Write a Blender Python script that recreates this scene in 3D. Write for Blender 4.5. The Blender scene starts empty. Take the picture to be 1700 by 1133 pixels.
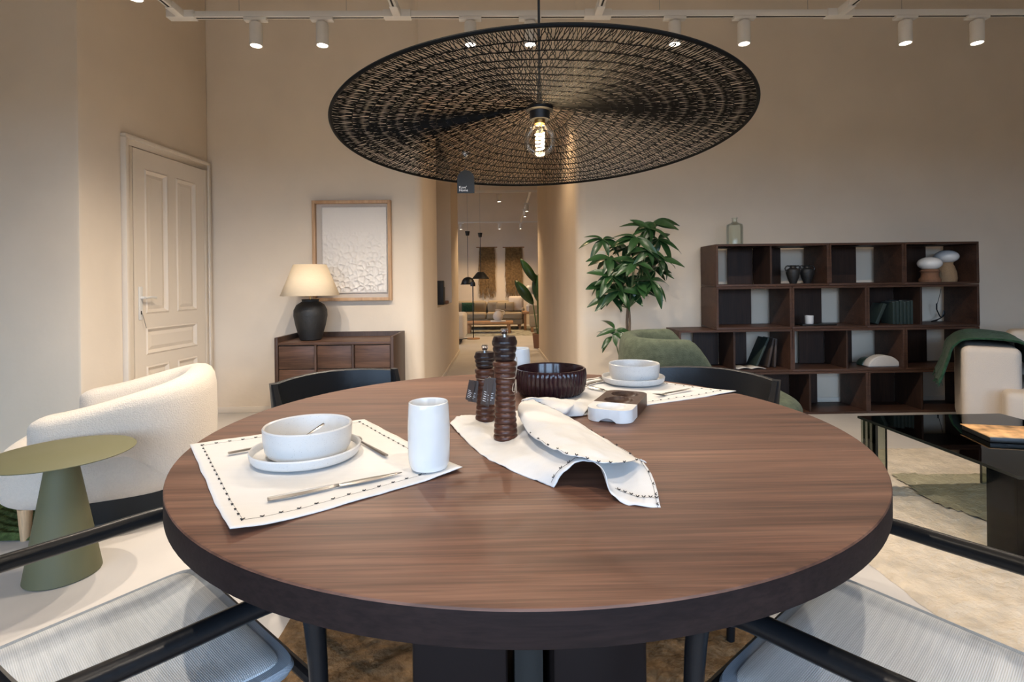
import bpy, bmesh, math, random
from mathutils import Vector, Matrix, noise
random.seed(7)
PI = math.pi
C = bpy.context.scene.collection
SC = bpy.context.scene

# ------------------------------------------------------------------ camera
F, CX, CY, CZ = 880.0, 850.0, 470.0, 1.107
CAMROT = Matrix.Rotation(-.018, 3, 'Z') @ Matrix.Rotation(PI/2, 3, 'X') @ Matrix.Rotation(-.012, 3, 'Z')
cam = bpy.data.cameras.new('camera')
cam.sensor_fit = 'HORIZONTAL'; cam.sensor_width = 36.0
cam.lens = 36.0*F/1700.0
cam.shift_x = (850.0-CX)/1700.0
cam.shift_y = (CY-566.5)/1700.0
cam.clip_start = .02
camo = bpy.data.objects.new('camera', cam); C.objects.link(camo)
camo.matrix_world = Matrix.Translation((0, 0, CZ)) @ CAMROT.to_4x4()
SC.camera = camo
SC.cycles.transparent_max_bounces = 24
# ------------------------------------------------------------------ colour management
SC.view_settings.view_transform = 'Standard'; SC.view_settings.look = 'None'
SC.view_settings.gamma = 1.0; SC.view_settings.use_curve_mapping = False
SC.view_settings.exposure = 0.08
# ------------------------------------------------------------------ world (overcast sky outside the shop windows)
W = bpy.data.worlds.new('world'); SC.world = W; W.use_nodes = True
wt = W.node_tree; bg = wt.nodes['Background']; bg.inputs[1].default_value = 12.5
wg = wt.nodes.new('ShaderNodeTexCoord'); ws_ = wt.nodes.new('ShaderNodeSeparateXYZ'); wr = wt.nodes.new('ShaderNodeValToRGB')
wt.links.new(wg.outputs['Generated'], ws_.inputs[0]); wt.links.new(ws_.outputs['Z'], wr.inputs['Fac'])
wt.links.new(wr.outputs['Color'], bg.inputs['Color'])
wr.color_ramp.elements[0].position = 0.0; wr.color_ramp.elements[0].color = (.09, .09, .09, 1)      # street below the horizon
wr.color_ramp.elements[1].position = .03; wr.color_ramp.elements[1].color = (.50, .70, 1, 1)         # pale overcast sky
# ------------------------------------------------------------------ daylight at the shop windows behind the camera
def area(name, loc, rot, sx, sy, e, col):
    l = bpy.data.lights.new(name, 'AREA'); l.shape = 'RECTANGLE'; l.size = sx; l.size_y = sy; l.energy = e; l.color = col
    o = bpy.data.objects.new(name, l); C.objects.link(o); o.location = loc; o.rotation_euler = rot
    return o
DAY = (.66, .80, 1.0)
WIN = [(-3.3, -1.5), (-.9, .9), (1.5, 3.3)]                 # window openings along x in the rear wall
REARY = -2.6
for a, b in WIN:
    o = area('window_portal', ((a+b)/2, REARY-.02, 1.35), (PI/2, 0, 0), b-a, 2.3, 1, DAY)
    o.data.cycles.is_portal = True                          # only guides sampling of the sky through the opening
SPOT_COL = (1.0, .86, .70)
SPOT_W = 50

# ------------------------------------------------------------------ helpers
def ray(px, py): return CAMROT @ Vector(((px-CX)/F, -(py-CY)/F, -1))
def on_z(px, py, z):
    d = ray(px, py); return Vector((0, 0, CZ)) + d*((z-CZ)/d.z)
def on_y(px, py, y):
    d = ray(px, py); return Vector((0, 0, CZ)) + d*(y/d.y)

class MB:
    def __init__(s): s.v = []; s.f = []
    def add(s, vs, fs):
        n = len(s.v); s.v += [tuple(v) for v in vs]; s.f += [tuple(i+n for i in f) for f in fs]; return s
    def box(s, x0, x1, y0, y1, z0, z1):
        return s.add([(x0,y0,z0),(x1,y0,z0),(x1,y1,z0),(x0,y1,z0),(x0,y0,z1),(x1,y0,z1),(x1,y1,z1),(x0,y1,z1)],
                     [(0,3,2,1),(4,5,6,7),(0,1,5,4),(1,2,6,5),(2,3,7,6),(3,0,4,7)])
    def prism(s, poly, z0, z1):
        n = len(poly)
        vs = [(x,y,z0) for x,y in poly]+[(x,y,z1) for x,y in poly]
        return s.add(vs, [tuple(range(n-1,-1,-1)), tuple(range(n,2*n))]+[(i,(i+1)%n,n+(i+1)%n,n+i) for i in range(n)])
    def lathe(s, prof, n=32, c=(0,0,0), rf=None):
        rows = []
        for k,(r,z) in enumerate(prof):
            rows.append([(c[0]+(r*(rf(2*PI*i/n,k) if rf else 1))*math.cos(2*PI*i/n), c[1]+(r*(rf(2*PI*i/n,k) if rf else 1))*math.sin(2*PI*i/n), c[2]+z) for i in range(n)])
        return s.loft(rows, wrap=True)
    def loft(s, rows, wrap=False, cap=False):
        m = len(rows[0]); vs = [v for r in rows for v in r]; fs = []
        for j in range(len(rows)-1):
            for i in range(m if wrap else m-1):
                k = (i+1) % m
                fs.append((j*m+i, j*m+k, (j+1)*m+k, (j+1)*m+i))
        if cap:
            fs.append(tuple(range(m-1,-1,-1))); fs.append(tuple((len(rows)-1)*m+i for i in range(m)))
        return s.add(vs, fs)
    def tube(s, pts, r, n=8, flat=1.0):
        P = [Vector(p) for p in pts]; rows = []
        u = None
        for i,p in enumerate(P):
            t = (P[min(i+1,len(P)-1)]-P[max(i-1,0)])
            if t.length < 1e-9: t = Vector((0,0,1))
            t.normalize()
            if u is None:
                u = t.orthogonal() if abs(t.z) > .9 else t.cross(Vector((0,0,1)))
            u = (u-t*u.dot(t))
            if u.length < 1e-6: u = t.orthogonal()
            u.normalize(); w = t.cross(u)
            rr = r[i] if isinstance(r,(list,tuple)) else r
            rows.append([p+u*rr*math.cos(2*PI*k/n)+w*rr*flat*math.sin(2*PI*k/n) for k in range(n)])
        return s.loft(rows, wrap=True, cap=True)
    def xf(s, M):
        s.v = [tuple(M @ Vector(v)) for v in s.v]; return s
    def build(s, name, mat, parent=None, smooth=None, bevel=0, seg=2, merge=False, loc=None, solid=0, sub=0):
        me = bpy.data.meshes.new(name)
        v = s.v
        if loc is not None: v = [(a-loc[0], b-loc[1], c-loc[2]) for a,b,c in v]
        me.from_pydata(v, [], s.f)
        bm = bmesh.new(); bm.from_mesh(me)
        bmesh.ops.remove_doubles(bm, verts=bm.verts, dist=2e-6)
        bmesh.ops.recalc_face_normals(bm, faces=bm.faces)
        if bevel:
            es = [e for e in bm.edges if len(e.link_faces)==2 and e.calc_face_angle(0) > .5]
            bmesh.ops.bevel(bm, geom=es, offset=bevel, segments=seg, affect='EDGES', profile=.5, clamp_overlap=True)
        bm.to_mesh(me); bm.free()
        me.materials.append(mat)
        if smooth is None: smooth = bool(bevel)
        if smooth:
            me.shade_smooth(); me.set_sharp_from_angle(angle=math.radians(35))
        o = bpy.data.objects.new(name, me); C.objects.link(o)
        if loc is not None: o.location = loc
        if parent: o.parent = parent
        if solid:
            md = o.modifiers.new('thickness','SOLIDIFY'); md.thickness = solid; md.offset = 1
        if sub:
            md = o.modifiers.new('smooth','SUBSURF'); md.levels = sub; md.render_levels = sub
        return o
def tag(o, label=None, cat=None, group=None, kind=None):
    if label: o['label'] = label
    if cat: o['category'] = cat
    if group: o['group'] = group
    if kind: o['kind'] = kind
    return o
def thing(name, label, cat, loc=(0,0,0), rz=0, group=None):
    o = bpy.data.objects.new(name, None); C.objects.link(o); o.empty_display_size = .1
    o.location = loc; o.rotation_euler = (0,0,rz)
    return tag(o, label, cat, group)
def clone(o, parent=None):
    c = o.copy(); C.objects.link(c)
    if parent: c.parent = parent
    for ch in [x for x in bpy.data.objects if x.parent is o]: clone(ch, c)
    return c
def lerp(a,b,t): return a+(b-a)*t
def smooth_path(pts, n=8):
    """Catmull-Rom through points"""
    P = [Vector(p) for p in pts]; out = []
    for i in range(len(P)-1):
        p0,p1,p2,p3 = P[max(i-1,0)],P[i],P[i+1],P[min(i+2,len(P)-1)]
        for k in range(n):
            t=k/n
            out.append(.5*((2*p1)+(p2-p0)*t+(2*p0-5*p1+4*p2-p3)*t*t+(3*p1-p0-3*p2+p3)*t**3))
    out.append(P[-1]); return out

# ------------------------------------------------------------------ materials
def newmat(name):
    m = bpy.data.materials.new(name); m.use_nodes = True
    nt = m.node_tree; b = nt.nodes['Principled BSDF']; return m, nt, b
def lin(c):
    return tuple((x/255/12.92 if x/255 <= .04045 else ((x/255+.055)/1.055)**2.4) for x in c)
def mat(name, col, rough=.5, metal=0, bump=0, bscale=50, var=0, vscale=6, spec=.5, sheen=0, detail=4):
    m, nt, b = newmat(name)
    b.inputs['Base Color'].default_value = (*col, 1); b.inputs['Roughness'].default_value = rough; b.inputs['Metallic'].default_value = metal
    b.inputs['Specular IOR Level'].default_value = spec
    if sheen: b.inputs['Sheen Weight'].default_value = sheen
    tc = nt.nodes.new('ShaderNodeTexCoord')
    if var:
        n = nt.nodes.new('ShaderNodeTexNoise'); n.inputs['Scale'].default_value = vscale; n.inputs['Detail'].default_value = 5
        nt.links.new(tc.outputs['Object'], n.inputs['Vector'])
        r = nt.nodes.new('ShaderNodeValToRGB'); e = r.color_ramp.elements
        e[0].position = .3; e[1].position = .7
        e[0].color = (*[x*(1-var) for x in col], 1); e[1].color = (*[min(1, x*(1+var)) for x in col], 1)
        nt.links.new(n.outputs['Fac'], r.inputs['Fac']); nt.links.new(r.outputs['Color'], b.inputs['Base Color'])
    if bump:
        n = nt.nodes.new('ShaderNodeTexNoise'); n.inputs['Scale'].default_value = bscale; n.inputs['Detail'].default_value = detail
        nt.links.new(tc.outputs['Object'], n.inputs['Vector'])
        bp = nt.nodes.new('ShaderNodeBump'); bp.inputs['Strength'].default_value = bump; bp.inputs['Distance'].default_value = .01
        nt.links.new(n.outputs['Fac'], bp.inputs['Height']); nt.links.new(bp.outputs['Normal'], b.inputs['Normal'])
    return m
def wood(name, c1, c2, c3, axis=0, scale=9, rough=.4, stretch=14, fine=.35, figure=1.2, spec=.4):
    """long-grained wood: noise stretched along the grain axis"""
    m, nt, b = newmat(name)
    tc = nt.nodes.new('ShaderNodeTexCoord')
    def nz(sc, st, det, dist):
        mp = nt.nodes.new('ShaderNodeMapping'); s = [sc]*3; s[axis] = sc/st
        mp.inputs['Scale'].default_value = s; nt.links.new(tc.outputs['Object'], mp.inputs['Vector'])
        n = nt.nodes.new('ShaderNodeTexNoise'); n.inputs['Scale'].default_value = 1; n.inputs['Detail'].default_value = det
        n.inputs['Distortion'].default_value = dist; n.inputs['Roughness'].default_value = .6
        nt.links.new(mp.outputs['Vector'], n.inputs['Vector']); return n
    a = nz(scale, stretch, 6, figure)
    r = nt.nodes.new('ShaderNodeValToRGB'); e = r.color_ramp.elements
    e[0].position = .28; e[0].color = (*c1, 1); e[1].position = .72; e[1].color = (*c3, 1)
    k = e.new(.5); k.color = (*c2, 1)
    nt.links.new(a.outputs['Fac'], r.inputs['Fac'])
    f = nz(scale*14, stretch*2.5, 3, .2)
    r2 = nt.nodes.new('ShaderNodeValToRGB'); e = r2.color_ramp.elements
    e[0].position = .35; e[0].color = (1-fine, 1-fine, 1-fine, 1); e[1].position = .62; e[1].color = (1.08, 1.06, 1.04, 1)
    nt.links.new(f.outputs['Fac'], r2.inputs['Fac'])
    mx = nt.nodes.new('ShaderNodeMix'); mx.data_type = 'RGBA'; mx.blend_type = 'MULTIPLY'; mx.inputs[0].default_value = 1
    nt.links.new(r.outputs['Color'], mx.inputs[6]); nt.links.new(r2.outputs['Color'], mx.inputs[7])
    nt.links.new(mx.outputs[2], b.inputs['Base Color'])
    bp = nt.nodes.new('ShaderNodeBump'); bp.inputs['Strength'].default_value = .12; bp.inputs['Distance'].default_value = .002
    nt.links.new(f.outputs['Fac'], bp.inputs['Height']); nt.links.new(bp.outputs['Normal'], b.inputs['Normal'])
    b.inputs['Roughness'].default_value = rough; b.inputs['Specular IOR Level'].default_value = spec
    return m
def weave(name, c1, c2, scale=380, rough=.9, streak=True, bump=.5):
    """woven cloth: crossed thread waves with slubby streaks"""
    m, nt, b = newmat(name); tc = nt.nodes.new('ShaderNodeTexCoord')
    ws = []
    for ax in ('X','Y'):
        w = nt.nodes.new('ShaderNodeTexWave'); w.bands_direction = ax; w.inputs['Scale'].default_value = scale/4
        w.inputs['Distortion'].default_value = 1.2; w.inputs['Detail'].default_value = 2; w.inputs['Detail Scale'].default_value = 3
        nt.links.new(tc.outputs['Object'], w.inputs['Vector']); ws.append(w)
    mul = nt.nodes.new('ShaderNodeMath'); mul.operation = 'MULTIPLY'
    nt.links.new(ws[0].outputs['Fac'], mul.inputs[0]); nt.links.new(ws[1].outputs['Fac'], mul.inputs[1])
    mp = nt.nodes.new('ShaderNodeMapping'); mp.inputs['Scale'].default_value = (9, 120, 60); nt.links.new(tc.outputs['Object'], mp.inputs['Vector'])
    n = nt.nodes.new('ShaderNodeTexNoise'); n.inputs['Scale'].default_value = 1; n.inputs['Detail'].default_value = 5
    nt.links.new(mp.outputs['Vector'], n.inputs['Vector'])
    ad = nt.nodes.new('ShaderNodeMath'); ad.operation = 'MULTIPLY_ADD'; ad.inputs[1].default_value = .55
    sf = nt.nodes.new('ShaderNodeMath'); sf.operation = 'MULTIPLY_ADD'; sf.inputs[1].default_value = .45; sf.inputs[2].default_value = .26
    nt.links.new(n.outputs['Fac'], sf.inputs[0])
    nt.links.new(mul.outputs[0], ad.inputs[0]); nt.links.new(sf.outputs[0], ad.inputs[2])
    r = nt.nodes.new('ShaderNodeValToRGB'); e = r.color_ramp.elements
    e[0].position = .30; e[0].color = (*c1,1); e[1].position = 1.0; e[1].color = (*c2,1)
    nt.links.new(ad.outputs[0], r.inputs['Fac']); nt.links.new(r.outputs['Color'], b.inputs['Base Color'])
    bp = nt.nodes.new('ShaderNodeBump'); bp.inputs['Strength'].default_value = bump; bp.inputs['Distance'].default_value = .002
    nt.links.new(ad.outputs[0], bp.inputs['Height']); nt.links.new(bp.outputs['Normal'], b.inputs['Normal'])
    b.inputs['Roughness'].default_value = rough; b.inputs['Specular IOR Level'].default_value = .2
    return m
def speckle(name, col, dot, scale=260, thr=.32, rough=.25):
    m, nt, b = newmat(name); tc = nt.nodes.new('ShaderNodeTexCoord')
    v = nt.nodes.new('ShaderNodeTexVoronoi'); v.inputs['Scale'].default_value = scale; nt.links.new(tc.outputs['Object'], v.inputs['Vector'])
    n = nt.nodes.new('ShaderNodeTexNoise'); n.inputs['Scale'].default_value = scale*.35; nt.links.new(tc.outputs['Object'], n.inputs['Vector'])
    mul = nt.nodes.new('ShaderNodeMath'); mul.operation = 'DIVIDE'
    nt.links.new(v.outputs['Distance'], mul.inputs[0]); nt.links.new(n.outputs['Fac'], mul.inputs[1])
    r = nt.nodes.new('ShaderNodeValToRGB'); e = r.color_ramp.elements
    e[0].position = thr*.8; e[0].color = (*dot,1); e[1].position = thr; e[1].color = (*col,1)
    nt.links.new(mul.outputs[0], r.inputs['Fac']); nt.links.new(r.outputs['Color'], b.inputs['Base Color'])
    n2 = nt.nodes.new('ShaderNodeTexNoise'); n2.inputs['Scale'].default_value = 35; nt.links.new(tc.outputs['Object'], n2.inputs['Vector'])
    bp = nt.nodes.new('ShaderNodeBump'); bp.inputs['Strength'].default_value = .12; bp.inputs['Distance'].default_value = .01
    nt.links.new(n2.outputs['Fac'], bp.inputs['Height']); nt.links.new(bp.outputs['Normal'], b.inputs['Normal'])
    b.inputs['Roughness'].default_value = rough
    return m
def emis(name, col, strength):
    m, nt, b = newmat(name); b.inputs['Base Color'].default_value = (*col,1)
    b.inputs['Emission Color'].default_value = (*col,1); b.inputs['Emission Strength'].default_value = strength; return m
def thinglass(name, tint, refl=1, rough=.02, ior=1.45):
    """thin clear glass: fresnel mix of tinted transparency and gloss"""
    m, nt, b = newmat(name); out = nt.nodes['Material Output']; nt.nodes.remove(b)
    t = nt.nodes.new('ShaderNodeBsdfTransparent'); t.inputs[0].default_value = (*tint,1)
    g = nt.nodes.new('ShaderNodeBsdfGlossy'); g.inputs['Roughness'].default_value = rough
    fr = nt.nodes.new('ShaderNodeFresnel'); fr.inputs[0].default_value = ior
    mx = nt.nodes.new('ShaderNodeMixShader')
    ml = nt.nodes.new('ShaderNodeMath'); ml.operation = 'MULTIPLY'; ml.inputs[1].default_value = refl; nt.links.new(fr.outputs[0], ml.inputs[0])
    nt.links.new(ml.outputs[0], mx.inputs[0]); nt.links.new(t.outputs[0], mx.inputs[1]); nt.links.new(g.outputs[0], mx.inputs[2])
    nt.links.new(mx.outputs[0], out.inputs['Surface']); return m

M = {}
M['wall'] = mat('beige_plaster', (.74,.635,.51), .85, bump=.10, bscale=22, var=.035, vscale=2.2, spec=.2)
M['ceil'] = mat('ceiling_paint', (.70,.60,.48), .9)
M['trim'] = mat('trim_paint', (.74,.66,.56), .6, spec=.3)
M['door'] = mat('door_paint', (.76,.67,.56), .45, spec=.4)
M['floor'] = mat('microcement', (.53,.50,.47), .5, bump=.04, bscale=18, var=.06, vscale=2.5, spec=.35)
M['track'] = mat('white_metal', (.72,.68,.62), .45)
M['dark'] = mat('dark_gap', (.02,.018,.015), .8)
M['lens'] = emis('lens_glow', (1,.93,.82), 14)
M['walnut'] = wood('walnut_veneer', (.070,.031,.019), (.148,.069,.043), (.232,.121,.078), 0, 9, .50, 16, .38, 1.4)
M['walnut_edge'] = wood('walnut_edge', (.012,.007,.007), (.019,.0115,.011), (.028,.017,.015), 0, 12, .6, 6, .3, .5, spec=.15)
M['base'] = mat('dark_stained_wood', (.014,.009,.008), .6, spec=.15)
M['cab'] = wood('walnut_cabinet', (.050,.025,.016), (.095,.049,.031), (.15,.08,.052), 0, 10, .45, 9, .3, 1)
M['cabside'] = wood('walnut_cabinet_side', (.035,.019,.013), (.058,.032,.022), (.085,.047,.032), 2, 10, .5, 9, .3, 1)
M['shelf'] = wood('walnut_shelf_shaded', (.022,.0105,.007), (.036,.0175,.011), (.052,.026,.017), 2, 8, .5, 9, .3, .8)  # inner panels: darker copy of the board walnut, interior shade put into the colour
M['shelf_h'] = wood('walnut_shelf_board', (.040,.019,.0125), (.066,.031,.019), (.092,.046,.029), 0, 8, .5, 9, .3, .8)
M['black'] = mat('black_lacquered_wood', (.008,.009,.011), .34, bump=.06, bscale=90, spec=.32)
M['blackm'] = mat('black_metal', (.010,.010,.010), .4)
M['wire'] = mat('black_wire', (.004,.004,.004), .6, spec=.12)
M['seat'] = weave('grey_woven_seat', (.40,.43,.46), (.80,.82,.83), 420)
M['seatband'] = weave('grey_seat_band', (.24,.28,.33), (.42,.47,.53), 600)
M['boucle'] = mat('cream_boucle', (.61,.545,.465), .95, bump=.5, bscale=170, var=.03, vscale=90, spec=.1, sheen=.3)
M['oak'] = wood('light_oak', (.42,.26,.13), (.55,.36,.20), (.65,.45,.27), 2, 12, .5, 10, .12)
M['frame'] = wood('oak_frame', (.42,.25,.13), (.52,.33,.19), (.60,.40,.24), 2, 16, .5, 10, .12)
M['olive'] = mat('olive_metal', (.120,.118,.063), .62, bump=.03, bscale=300, spec=.35)
M['greenrug'] = mat('green_pile', (.075,.105,.035), .95, bump=.8, bscale=90, var=.4, vscale=40, spec=.1)
M['creamrug'] = mat('cream_wool_pile', (.55,.47,.365), 1, bump=1, bscale=55, var=.16, vscale=14, spec=.05, sheen=.2, detail=8)
M['sagerug'] = mat('sage_wool_pile', (.32,.295,.205), 1, bump=1, bscale=60, var=.16, vscale=14, spec=.05, detail=8)
M['brownrug'] = mat('brown_shag', (.20,.125,.065), 1, bump=1, bscale=70, var=.35, vscale=40, spec=.05, detail=8)
M['cloth'] = weave('white_linen', (.66,.655,.645), (.755,.75,.74), 900, bump=.12)
M['thread'] = mat('black_thread', (.012,.012,.014), .8)
M['ceramic'] = speckle('speckled_ceramic', (.66,.65,.63), (.34,.32,.29), 330, .25, .3)
M['ceramic2'] = speckle('grey_speckled_ceramic', (.60,.59,.57), (.22,.21,.20), 330, .34, .3)
M['porc'] = mat('white_glazed_cup', (.77,.76,.735), .18, bump=.35, bscale=26, detail=1)
M['steel'] = mat('brushed_steel', (.36,.345,.33), .28, 1)
M['chrome'] = mat('chrome', (.75,.75,.75), .12, 1)
M['millwood'] = wood('mill_wood', (.040,.013,.008), (.080,.030,.018), (.125,.052,.032), 0, 60, .28, 6, .3)
M['millcap'] = mat('mill_cap', (.020,.010,.009), .3)
M['bowl'] = mat('dark_plum_bowl', (.030,.012,.014), .16, var=.3, vscale=20)
M['marble'] = mat('white_marble', (.78,.78,.77), .3, var=.05, vscale=25)
M['traywood'] = wood('tray_wood', (.045,.022,.014), (.075,.038,.025), (.105,.056,.036), 1, 40, .4, 6, .25)
M['twine'] = mat('jute_twine', (.42,.33,.24), .9)
M['tagpaper'] = mat('charcoal_card', (.012,.017,.024), .7)
M['tagbrown'] = mat('brown_card', (.06,.045,.04), .6)
M['print'] = mat('white_print', (.8,.8,.8), .7)
M['bulb'] = thinglass('bulb_glass', (.985,.955,.91), refl=.55, ior=1.4)
M['filament'] = emis('filament_glow', (1,.83,.55), 55)
M['brass'] = mat('brass', (.65,.42,.16), .3, 1)
M['paper'] = mat('handmade_paper', (.78,.74,.69), .9, bump=.25, bscale=120)
M['mount'] = mat('grey_mount_board', (.56,.50,.44), .9)
M['shade'] = weave('linen_shade', (.74,.60,.42), (.84,.70,.51), 900, bump=.1)
M['blackcer'] = mat('black_ceramic', (.013,.013,.013), .55, bump=.3, bscale=40)
M['leaf'] = mat('dark_leaf', (.020,.062,.018), .32, var=.35, vscale=8)
M['stem'] = mat('plant_stem', (.10,.068,.045), .8, bump=.4, bscale=60)
M['gstem'] = mat('green_stem', (.10,.14,.045), .6)
M['pot'] = mat('terracotta_grey_pot', (.25,.22,.19), .8)
M['soil'] = mat('soil', (.03,.02,.014), 1)
M['greenvelvet'] = mat('green_chenille', (.078,.092,.062), .9, bump=.35, bscale=150, var=.22, vscale=30, spec=.1, sheen=.05)
M['sofa'] = mat('cream_sofa_fabric', (.60,.52,.44), .95, bump=.35, bscale=260, spec=.1)
M['throw'] = mat('green_mohair', (.022,.058,.030), .95, bump=.6, bscale=120, var=.4, vscale=40, spec=.08, sheen=.12)
M['smoke'] = thinglass('smoked_glass', (.68,.71,.655), ior=1.4)
M['smoketop'] = thinglass('smoked_glass_top', (.46,.475,.445), ior=1.5)
M['smokeedge'] = mat('smoked_glass_edge', (.012,.014,.012), .15)
M['bottle'] = thinglass('green_glass', (.955,.98,.96), refl=.6, ior=1.4)
M['opal'] = mat('opal_glass', (.80,.79,.77), .2)
M['terra'] = mat('brown_clay', (.22,.105,.055), .8, bump=.5, bscale=80)
M['rattan'] = mat('rattan', (.38,.24,.13), .8, bump=.8, bscale=120)
M['greenbook'] = mat('dark_green_cover', (.022,.036,.030), .6)
M['brownbook'] = mat('dark_brown_cover', (.050,.035,.028), .6)
M['greenstone'] = mat('green_stone', (.018,.035,.026), .3, var=.4, vscale=25)
M['whitestone'] = mat('white_stone', (.58,.54,.49), .6, bump=.3, bscale=60)
M['bookcover'] = mat('orange_photo_cover', (.55,.32,.15), .5, var=.75, vscale=16)
M['pages'] = mat('book_pages', (.5,.47,.42), .8)
M['fibre'] = mat('dry_grass_fibre', (.23,.145,.065), .95, var=.4, vscale=20)
M['farsofa'] = mat('taupe_sofa', (.30,.235,.155), .95, bump=.2, bscale=120)
M['farwood'] = mat('honey_wood', (.34,.17,.065), .5, var=.2, vscale=8)
M['white'] = mat('white_plastic', (.7,.68,.64), .4)

# ================================================================== THE SETTING
BW = 4.68; HALLEND = 8.5; FARW = 14.0; CEIL = 3.8; HL, HR0, HR1 = -.705, .66, .575
DW0, DW1 = (-2.67, 3.40), (-2.56, BW)                       # the door wall runs between these two corners
def structure(o): o['kind'] = 'structure'; return o
structure(MB().box(-5.2, 6.2, REARY-.3, FARW+.3, -.1, 0).build('floor', M['floor']))
structure(MB().box(-5.2, 6.2, REARY-.3, FARW+.3, CEIL, CEIL+.1).build('ceiling', M['ceil']))
def arc(cx, cy, r, a0, a1, n=7): return [(cx+r*math.cos(math.radians(lerp(a0,a1,i/n))), cy+r*math.sin(math.radians(lerp(a0,a1,i/n)))) for i in range(n+1)]
r = .10
NY0, NY1, NZ = 5.75, 7.35, .845                             # recessed display niche in the passage
lowL = [(-2.95, BW)] + [(HL-r, BW)] + arc(HL-r, BW+r, r, -90, 0) + [(HL, HALLEND), (-2.95, HALLEND)]
upL = [(-2.95, BW)] + [(HL-r, BW)] + arc(HL-r, BW+r, r, -90, 0) + [(HL, NY0), (HL-.3, NY0), (HL-.3, NY1), (HL, NY1), (HL, HALLEND), (-2.95, HALLEND)]
structure(MB().prism(lowL, 0, NZ).prism(upL, NZ, CEIL).build('wall_back_left', M['wall'], smooth=True))
rR = arc(HR0+r, BW+r, r, 180, 270)
structure(MB().prism([(HR1, HALLEND)] + rR + [(6.1, BW), (6.1, HALLEND)], 0, CEIL).build('wall_back_right', M['wall'], smooth=True))
structure(MB().box(HL-.02, HR0+.02, BW+.04, HALLEND, 2.78, CEIL).build('wall_passage_header', M['wall']))
dwn = Vector((DW1[0]-DW0[0], DW1[1]-DW0[1], 0)).normalized()  # along the door wall
structure(MB().prism([DW0]+[DW1, (-5.1, BW), (-5.1, DW0[1])], 0, CEIL).build('wall_left', M['wall'], bevel=.02))
structure(MB().box(-5.2, -5.1, REARY, DW0[1], 0, CEIL).build('wall_left_far', M['wall']))
structure(MB().box(6.1, 6.2, REARY, FARW, 0, CEIL).build('wall_right', M['wall']))
structure(MB().box(-5.2, 6.2, FARW, FARW+.15, 0, CEIL).build('wall_far', M['wall']))
structure(MB().box(-4.2, -4.1, HALLEND, FARW, 0, CEIL).build('wall_far_left', M['wall']))
b = MB(); xs = [-5.2]+[v for w in WIN for v in w]+[6.2]
for i in range(0, len(xs), 2): b.box(xs[i], xs[i+1], REARY-.3, REARY, 0, CEIL)
for a, c in WIN: b.box(a, c, REARY-.3, REARY, 0, .2).box(a, c, REARY-.3, REARY, 2.5, CEIL)
structure(b.build('wall_rear', M['wall']))
M['pane'] = thinglass('window_glass', (.97,.98,.98))
for i, (a, c) in enumerate(WIN):
    fr = MB()
    for x in (a, (a+c)/2-.03, c-.06): fr.box(x, x+.06, REARY-.2, REARY-.13, .2, 2.5)
    fr.box(a, c, REARY-.2, REARY-.13, .2, .26).box(a, c, REARY-.2, REARY-.13, 2.44, 2.5)
    w = structure(fr.build('window_%d' % (i+1), M['blackm']))
    for x0, x1 in ((a+.06, (a+c)/2-.03), ((a+c)/2+.03, c-.06)):
        MB().box(x0, x1, REARY-.17, REARY-.164, .26, 2.44).build('pane', M['pane'], w)
# baseboards
structure(MB().box(DW1[0], HL-r, BW-.012, BW, 0, .055).build('baseboard_back_left', M['trim'], bevel=.004))
structure(MB().box(HR0+r, 6.1, BW-.012, BW, 0, .055).build('baseboard_back_right', M['trim'], bevel=.004))
structure(MB().box(HL, HL+.012, BW+r, HALLEND, 0, .055).build('baseboard_passage_left', M['trim'], bevel=.004))
structure(MB().prism([(HR0, BW+r), (HR1, HALLEND), (HR1-.012, HALLEND), (HR0-.012, BW+r)], 0, .055).build('baseboard_passage_right', M['trim']))
structure(MB().box(-5.1, DW0[0]-.02, DW0[1]-.012, DW0[1], 0, .07).build('baseboard_left', M['trim'], bevel=.004))

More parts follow.
